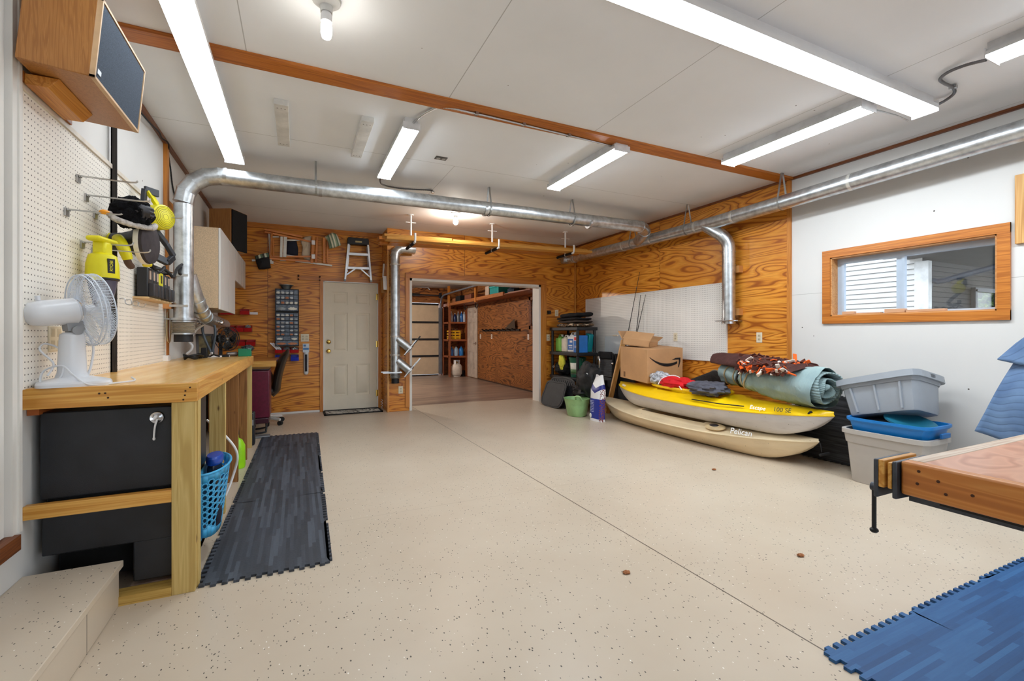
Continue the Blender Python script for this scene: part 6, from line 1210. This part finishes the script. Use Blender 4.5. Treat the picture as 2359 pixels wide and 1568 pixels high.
# ---------------------------------------------------------------- near workbench with its vise
NX0, NX1, NY0, NY1, NZ = 1.47, 3.0, -.55, .665, .86
tq = NT('worn_plywood_top'); tp = tq.pos('World'); tn = tq.noise(tq.map(tp, (1.2, 3.4, 1)), 1., 3, .55, .6); tw = tq.math('MULTIPLY_ADD', tq.math('SINE', tq.math('MULTIPLY', tn, 60.)), .5, .5)
tcol = tq.ramp(tw, [(0, C(206, 146, 112)), (.5, C(214, 156, 122)), (.85, C(198, 134, 98)), (1, C(186, 120, 84))]); tcol = tq.mix(tq.ramp(tq.noise(tp, 7, 4), [(.55, 0.), (.75, .5)]), tcol, C(226, 186, 160)); TOPM = tq.fin(tcol, .3)
APR = lumber('orange_apron', (208, 132, 60), (222, 152, 76), (166, 96, 38), 'y', .7, .4); t = Thing('work_table', 'wooden work table with a brown plywood top at the right edge of the picture', 'table')
t.part('top', MB().box(NX0+.036, NX1, NY0, NY1-.036, NZ-.03, NZ), TOPM); t.part('end_apron', MB().box(NX0, NX0+.037, NY0, NY1, NZ-.088, NZ+.0015), APR, bev=.006)
t.part('far_apron', MB().box(NX0+.037, NX1, NY1-.037, NY1, NZ-.088, NZ+.0015), lumber('worn_white_edge', (214, 196, 176), (226, 212, 196), (176, 140, 112), 'x', .7, .5, False), bev=.004)
sc = MB()
for y, z in ((.625, .848), (.585, .833), (.628, .815), (.52, .818), (.57, .805)): sc.cyl((NX0-.001, y, z-.005), (NX0+.002, y, z-.005), .0038, 8)
t.part('screw', sc, mat((70, 40, 24), .5, .3)); t.part('under_rail', MB().box(NX0+.045, NX0+.09, .25, .60, NZ-.105, NZ-.088), BLACK)
for x, y in ((2.3, .4), (2.9, .4), (2.3, -.4), (2.9, -.4)): t.part('leg', MB().box(x, x+.09, y, y+.09, 0, NZ-.03), PINE_X)
t.done()
t = Thing('woodworking_vise', 'grey woodworking vise with wooden jaws on the corner of the work table', 'vise'); IR = mat((72, 76, 84), .45, .5, .5, .08, 30.)
t.part('fixed_jaw', MB().prism([(1.455, .758), (1.62, .75), (1.62, .858), (1.455, .858)], .011, Matrix(((1, 0, 0, 0), (0, 0, -1, .678), (0, 1, 0, 0), (0, 0, 0, 1)))), IR, bev=.003); t.part('bracket', MB().box(1.52, 1.62, .45, .668, .745, .77), IR)
t.part('inner_pad', MB().box(1.455, 1.62, .6785, .688, .782, .853), PINE_X, bev=.002); t.part('outer_pad', MB().box(1.45, 1.62, .694, .7075, .782, .857), PINE_X, bev=.002)
t.part('moving_jaw', MB().box(1.448, 1.62, .7078, .7186, .752, .857), IR, bev=.003); t.part('guide_rod', MB().cyl((1.56, .45, .765), (1.56, .72, .765), .012, 12), BLACK)
t.part('screw', MB().cyl((1.475, .71, .772), (1.475, .735, .772), .012, 12), IR); t.part('handle', MB().cyl((1.472, .728, .65), (1.472, .728, .78), .0055, 10).ell((1.472, .728, .65), (.011, .011, .008), None, 10), BLACK); t.done()
# ---------------------------------------------------------------- interlocking floor mats
def tilemat(name, cols, along):
    q = NT(name); p = q.pos('World'); x, y, z = q.xyz(p); a, b = (x, y) if along == 'y' else (y, x)
    row = q.math('FLOOR', q.math('MULTIPLY', a, 52.)); off = q.math('FRACT', q.math('MULTIPLY', q.math('SINE', q.math('MULTIPLY', row, 12.9898)), 43758.5)); seg = q.math('FLOOR', q.math('MULTIPLY_ADD', b, 2.6, q.math('MULTIPLY', off, 5.)))
    h = q.math('FRACT', q.math('MULTIPLY', q.math('SINE', q.math('ADD', q.math('MULTIPLY', row, 78.233), q.math('MULTIPLY', seg, 37.719))), 43758.5)); n = q.noise(q.map(p, (60, 6, 1) if along == 'y' else (6, 60, 1)), 1, 3, .6)
    c = q.ramp(q.math('MULTIPLY_ADD', q.math('SUBTRACT', n, .5), .6, h), [(0, C(*cols[0])), (.5, C(*cols[1])), (1, C(*cols[2]))]); q.bump(q.noise(q.map(p, (90, 90, 1)), 1, 2), .25, .003); return q.fin(c, .55, 0, .4)
def tiles(name, origin, rot, nx, ny, s, m, label, group):
    M = TR(*origin) @ RZ(rot); per = s/12; d = .013
    def edge(c0, c1, fixed, vert):
        o = []; n = 24
        for i in range(n):
            a = c0+(c1-c0)*i/n; k = d if (int(round(abs(a)/per*1.0+1e-6)) % 2 if False else i % 2) else -d; o.append((a, k))
        return o
    for i in range(nx):
        for j in range(ny):
            x0, y0 = i*s, j*s; n = 24; wob = lambda k: 0. if k in (0, n-1) else (d if k % 2 else -d); g = .0003; P = []
            def side(p, u, nrm):     # toothed side from p along u; teeth measured along nrm
                for k in range(n): P.extend(((p[0]+u[0]*s*k/n+nrm[0]*wob(k), p[1]+u[1]*s*k/n+nrm[1]*wob(k)), (p[0]+u[0]*s*(k+1)/n+nrm[0]*wob(k), p[1]+u[1]*s*(k+1)/n+nrm[1]*wob(k))))
            def back(p, u, nrm):
                for k in reversed(range(n)): P.extend(((p[0]+u[0]*s*(k+1)/n+nrm[0]*wob(k), p[1]+u[1]*s*(k+1)/n+nrm[1]*wob(k)), (p[0]+u[0]*s*k/n+nrm[0]*wob(k), p[1]+u[1]*s*k/n+nrm[1]*wob(k))))
            side((x0, y0+g), (1, 0), (0, 1)); side((x0+s-g, y0), (0, 1), (1, 0)); back((x0, y0+s-g), (1, 0), (0, 1)); back((x0+g, y0), (0, 1), (1, 0))
            Q = []
            for a in P:
                if not Q or abs(a[0]-Q[-1][0])+abs(a[1]-Q[-1][1]) > 1e-4: Q.append(a)
            P = Q[:-1] if abs(Q[0][0]-Q[-1][0])+abs(Q[0][1]-Q[-1][1]) < 1e-3 else Q
            b = MB().prism(P, .012, M); t = Thing(name, label(i, j), 'floor mat', group)
            t.part('tile', b, m, sharp=30); t.done()
ORD = ['nearest', 'second', 'third', 'fourth', 'fifth', 'farthest']
tiles('floor_mat_tile', (-.425, 2.585, 0), -1.05, 1, 6, .58, tilemat('grey_plank_rubber', [(46, 50, 57), (58, 63, 72), (76, 82, 92)], 'y'), lambda i, j: ORD[j]+' grey wood-patterned mat tile of the runner beside the workbench', 'grey mat runner beside the bench')
tiles('floor_mat_tile', (1.775, -.17, 0), -.6, 3, 2, .61, tilemat('daylight_tinted_rubber', [(24, 66, 112), (30, 77, 126), (46, 95, 144)], 'x'), lambda i, j: ('left', 'middle', 'right')[i]+' tile of the '+('near', 'far')[j]+' row of the daylight-tinted mat by the work table', 'daylight-tinted mat by the work table')  # same grey mat as the runner; bluish daylight is painted into its colour
# small leaf scraps on the floor
for k, (x, y, lb) in enumerate(((1.5, 1.83, 'dry leaf scrap on the bare floor in the foreground'), (3.35, 2.9, 'dry leaf scrap on the floor in front of the tan kayak'), (2.47, 1.57, 'orange leaf scrap on the floor near the daylight-tinted mat'))): solo('leaf', MB().blob((x, y, .006), (.018, .014, .006), .5, 5, k), mat((150, 92, 50), .8), lb, 'leaf')
# ================================================================ THINGS IN THE SECOND GARAGE
RB = lumber('red_brown_lumber', (150, 80, 44), (170, 98, 56), (98, 50, 24), 'z', 1, .5, False); RBX = lumber('red_brown_shelf', (156, 84, 44), (176, 102, 56), (104, 54, 26), 'x', 1, .5, False)
t = Thing('shelf_rack', 'reddish wooden shelf rack in the far corner of the next garage', 'shelf')
for x, y in ((3.9, 12.45), (3.9, 13.1), (4.41, 12.45), (4.41, 13.1)): t.part('post', MB().box(x, x+.04, y, y+.09, 0, 2.025), RB)
for z in (.55, 1.02, 1.52): t.part('shelf', MB().box(3.9, 4.45, 12.44, 13.2, z, z+.05), RBX)
t.done()
t = Thing('overhead_shelf', 'long wooden storage shelf under the next garage ceiling along its right wall', 'shelf')
t.part('deck', MB().box(3.95, 4.45, 7.6, 13.2, 2.05, 2.07), RB); t.part('front_rail', MB().box(3.93, 3.97, 8.8, 13.2, 2.03, 2.11), lumber('shelf_rail', (170, 100, 44), (190, 120, 58), (120, 66, 24), 'y', .8, .5, False))
for y in (10.4, 12.6): t.part('hanger_post', MB().box(3.92, 3.97, y, y+.09, 2.0, 2.6), TRIM_Z)
t.done()
def jug(label, x, y, z, m, r=.07, h=.26, name='jug', cap=WHITEP, group=None):
    t = Thing(name, label, name.replace('_', ' '), group)
    t.part('body', MB().lathe([(r*.95, z), (r, z+.01), (r, z+h*.6), (r*.75, z+h*.75), (r*.3, z+h*.86), (r*.3, z+h*.92)], TR(x, y, 0), 18), m); t.part('cap', MB().cyl((x, y, z+h*.92), (x, y, z+h), r*.34, 12), cap); return t.done()
LB = mat((40, 110, 190), .2, 0, .6); SM = mat((196, 204, 214), .25); NV = mat((20, 40, 90), .3)
for i, (x, m, lb) in enumerate(((3.99, SM, 'white spray bottle at the left end of the top shelf of the rack'), (4.1, NV, 'small dark bottle second on the top shelf of the rack'), (4.2, mat((110, 116, 124), .3), 'grey bottle in the middle of the top shelf of the rack'), (4.3, LB, 'blue bottle near the right of the top shelf of the rack'), (4.38, SM, 'white spray bottle at the right end of the top shelf of the rack'))): jug(lb, x, 12.56, 1.571, m, .05, .3-.05*(i == 1), 'bottle', WHITEP, 'bottles on the top shelf')
for x, m, lb in ((3.99, LB, 'blue fluid jug at the left on the lower shelf of the rack'), (4.14, mat((150, 176, 200), .3), 'pale blue jug in the middle of the lower shelf of the rack'), (4.29, mat((30, 120, 200), .25), 'bright blue jug at the right on the lower shelf of the rack')): jug(lb, x, 12.56, .601, m, .065, .28, 'jug', BLACK, 'blue jugs on the lower shelf')
t = Thing('bottle_crate', 'yellow slatted bottle crate on the middle shelf of the rack', 'crate')
YC = mat((226, 172, 16), .4); cr = MB().box(3.93, 4.25, 12.5, 12.8, 1.071, 1.1)
for z in (1.12, 1.2, 1.28): cr.box(3.93, 4.25, 12.5, 12.51, z, z+.045).box(3.93, 4.25, 12.79, 12.8, z, z+.045).box(3.93, 3.94, 12.5, 12.8, z, z+.045).box(4.24, 4.25, 12.5, 12.8, z, z+.045)
for x in (3.93, 4.08, 4.22): cr.box(x, x+.03, 12.498, 12.512, 1.08, 1.325)
t.part('crate', cr, YC)
for k in range(3): t.part('bottle', MB().cyl((4.0+.09*k, 12.62, 1.1), (4.0+.09*k, 12.62, 1.38), .025, 10), mat((96, 60, 30), .2))
t.done()
t = Thing('propane_tank', 'white propane tank on the floor under the shelf rack', 'tank')
t.part('tank', MB().lathe([(.1, .02), (.12, .03), (.155, .09), (.155, .29), (.12, .35), (.05, .375), (.03, .38)], TR(4.15, 12.55, 0), 28), mat((214, 206, 194), .4, 0, .4, .1))
t.part('foot_ring', MB().lathe([(.1, 0), (.105, 0), (.105, .05), (.1, .05)], TR(4.15, 12.55, 0), 24), mat((200, 196, 188), .5))
cl = MB().lathe([(.085, .36), (.09, .36), (.09, .47), (.085, .47)], TR(4.15, 12.55, 0), 24, 1, 1, math.radians(-60), math.radians(240)); t.part('collar', cl, WHITEP, solid=.004)
t.part('valve', MB().cyl((4.15, 12.55, .37), (4.15, 12.55, .44), .018, 10).cyl((4.15, 12.48, .41), (4.15, 12.55, .41), .012, 8), BRASS); t.done()
solo('corner_bucket', MB().lathe([(.06, 0), (.08, .12), (.082, .16)], TR(4.38, 12.7, 0), 20, .7), BLACK, 'dark pail on the floor right of the propane tank', 'bucket')
# things on the overhead shelf
def carton(label, x0, x1, y0, y1, z, h, m=None, name='cardboard_box', cat='box'): return solo(name, MB().box(x0, x1, y0, y1, z, z+h), m or mat((168, 128, 88), .7), label, cat, bev=.004)
carton('brown box at the far end of the overhead shelf', 4.02, 4.35, 12.3, 12.55, 2.072, .16, mat((150, 96, 60), .7)); carton('dark case on the overhead shelf by the rack', 4.0, 4.3, 11.8, 12.2, 2.072, .2, BLACKM, 'storage_case', 'case')
carton('reddish-brown box on the overhead shelf nearer the hanger post', 4.02, 4.4, 11.0, 11.5, 2.072, .18, mat((122, 70, 50), .7)); carton('pale cardboard box beside the teal bin on the overhead shelf', 4.0, 4.3, 9.75, 9.98, 2.072, .26, mat((190, 168, 150), .7))
t = Thing('teal_bin', 'teal plastic bin on the overhead shelf of the next garage', 'bin'); t.part('bin', MB().box(4.0, 4.38, 9.2, 9.7, 2.072, 2.27), mat((20, 150, 150), .4), bev=.015); t.part('lid', MB().box(3.99, 4.39, 9.19, 9.71, 2.27, 2.3), mat((60, 180, 180), .4), bev=.008); t.done()
solo('dark_duffel', MB().blob((4.28, 8.98, 2.15), (.14, .16, .1), .3, 3, 4, None, 24, -.078), mat((26, 46, 66), .7), 'dark blue duffel bag on the near part of the overhead shelf', 'bag')
for k, (y, lb) in enumerate(((8.05, 'pale board lying nearest the opening on the overhead shelf'), (8.1, 'second pale board on the overhead shelf'))): solo('loose_board', MB().cube((4.1+.1*k, y, 2.09+.012*k), (.06, 1.3, .012), RZ(6-9*k)), lumber('pale_board_%d' % k, (200, 160, 130), (216, 178, 146), (160, 120, 90), 'y', 1, .6, False), lb, 'board')
# tool rack and switches on the right wall
t = Thing('tool_rack', 'black rail tool rack on the dark plywood wall of the next garage', 'rack')
t.part('rail', MB().box(4.41, 4.449, 9.0, 11.2, 1.29, 1.33), BLACK)
for k in range(8): t.part('peg', MB().cyl((4.41, 9.2+k*.26, 1.31), (4.32, 9.2+k*.26, 1.34), .014, 8), BLACK)
t.done()
solo('handsaw', MB().prism([(9.15, 1.34), (9.75, 1.34), (9.2, 1.56)], .004, Matrix(((0, 0, 1, 4.39), (1, 0, 0, 0), (0, 1, 0, 0), (0, 0, 0, 1)))), mat((70, 58, 50), .4, .5), 'dark triangular saw blade standing on the black tool rack', 'saw')
for k, (y, lb) in enumerate(((11.43, 'white switch plate next to the grey door in the next garage'), (10.65, 'white switch plate under the tool rack in the next garage'), (8.63, 'larger white outlet plate under the window of the next garage'))): outlet('wall_outlet', lb, Matrix(((0, 0, -1, 4.45), (-1, 0, 0, y), (0, 1, 0, 1.155), (0, 0, 0, 1))), 1, WHITEP)
for k, (y, lb) in enumerate(((11.75, 'black hook above the grey door, the one nearer the rack'), (10.9, 'black hook under the overhead shelf, right of the grey door'))):
    t = Thing('utility_hook', lb, 'hook', 'utility hooks'); t.part('hook', MB().tube(smooth_path([(4.1, y, 2.03), (4.1, y, 1.95), (4.1, y-.08, 1.88), (4.1, y-.16, 1.92), (4.1, y-.17, 1.98)], 5), .012, 8), BLACK); t.done()
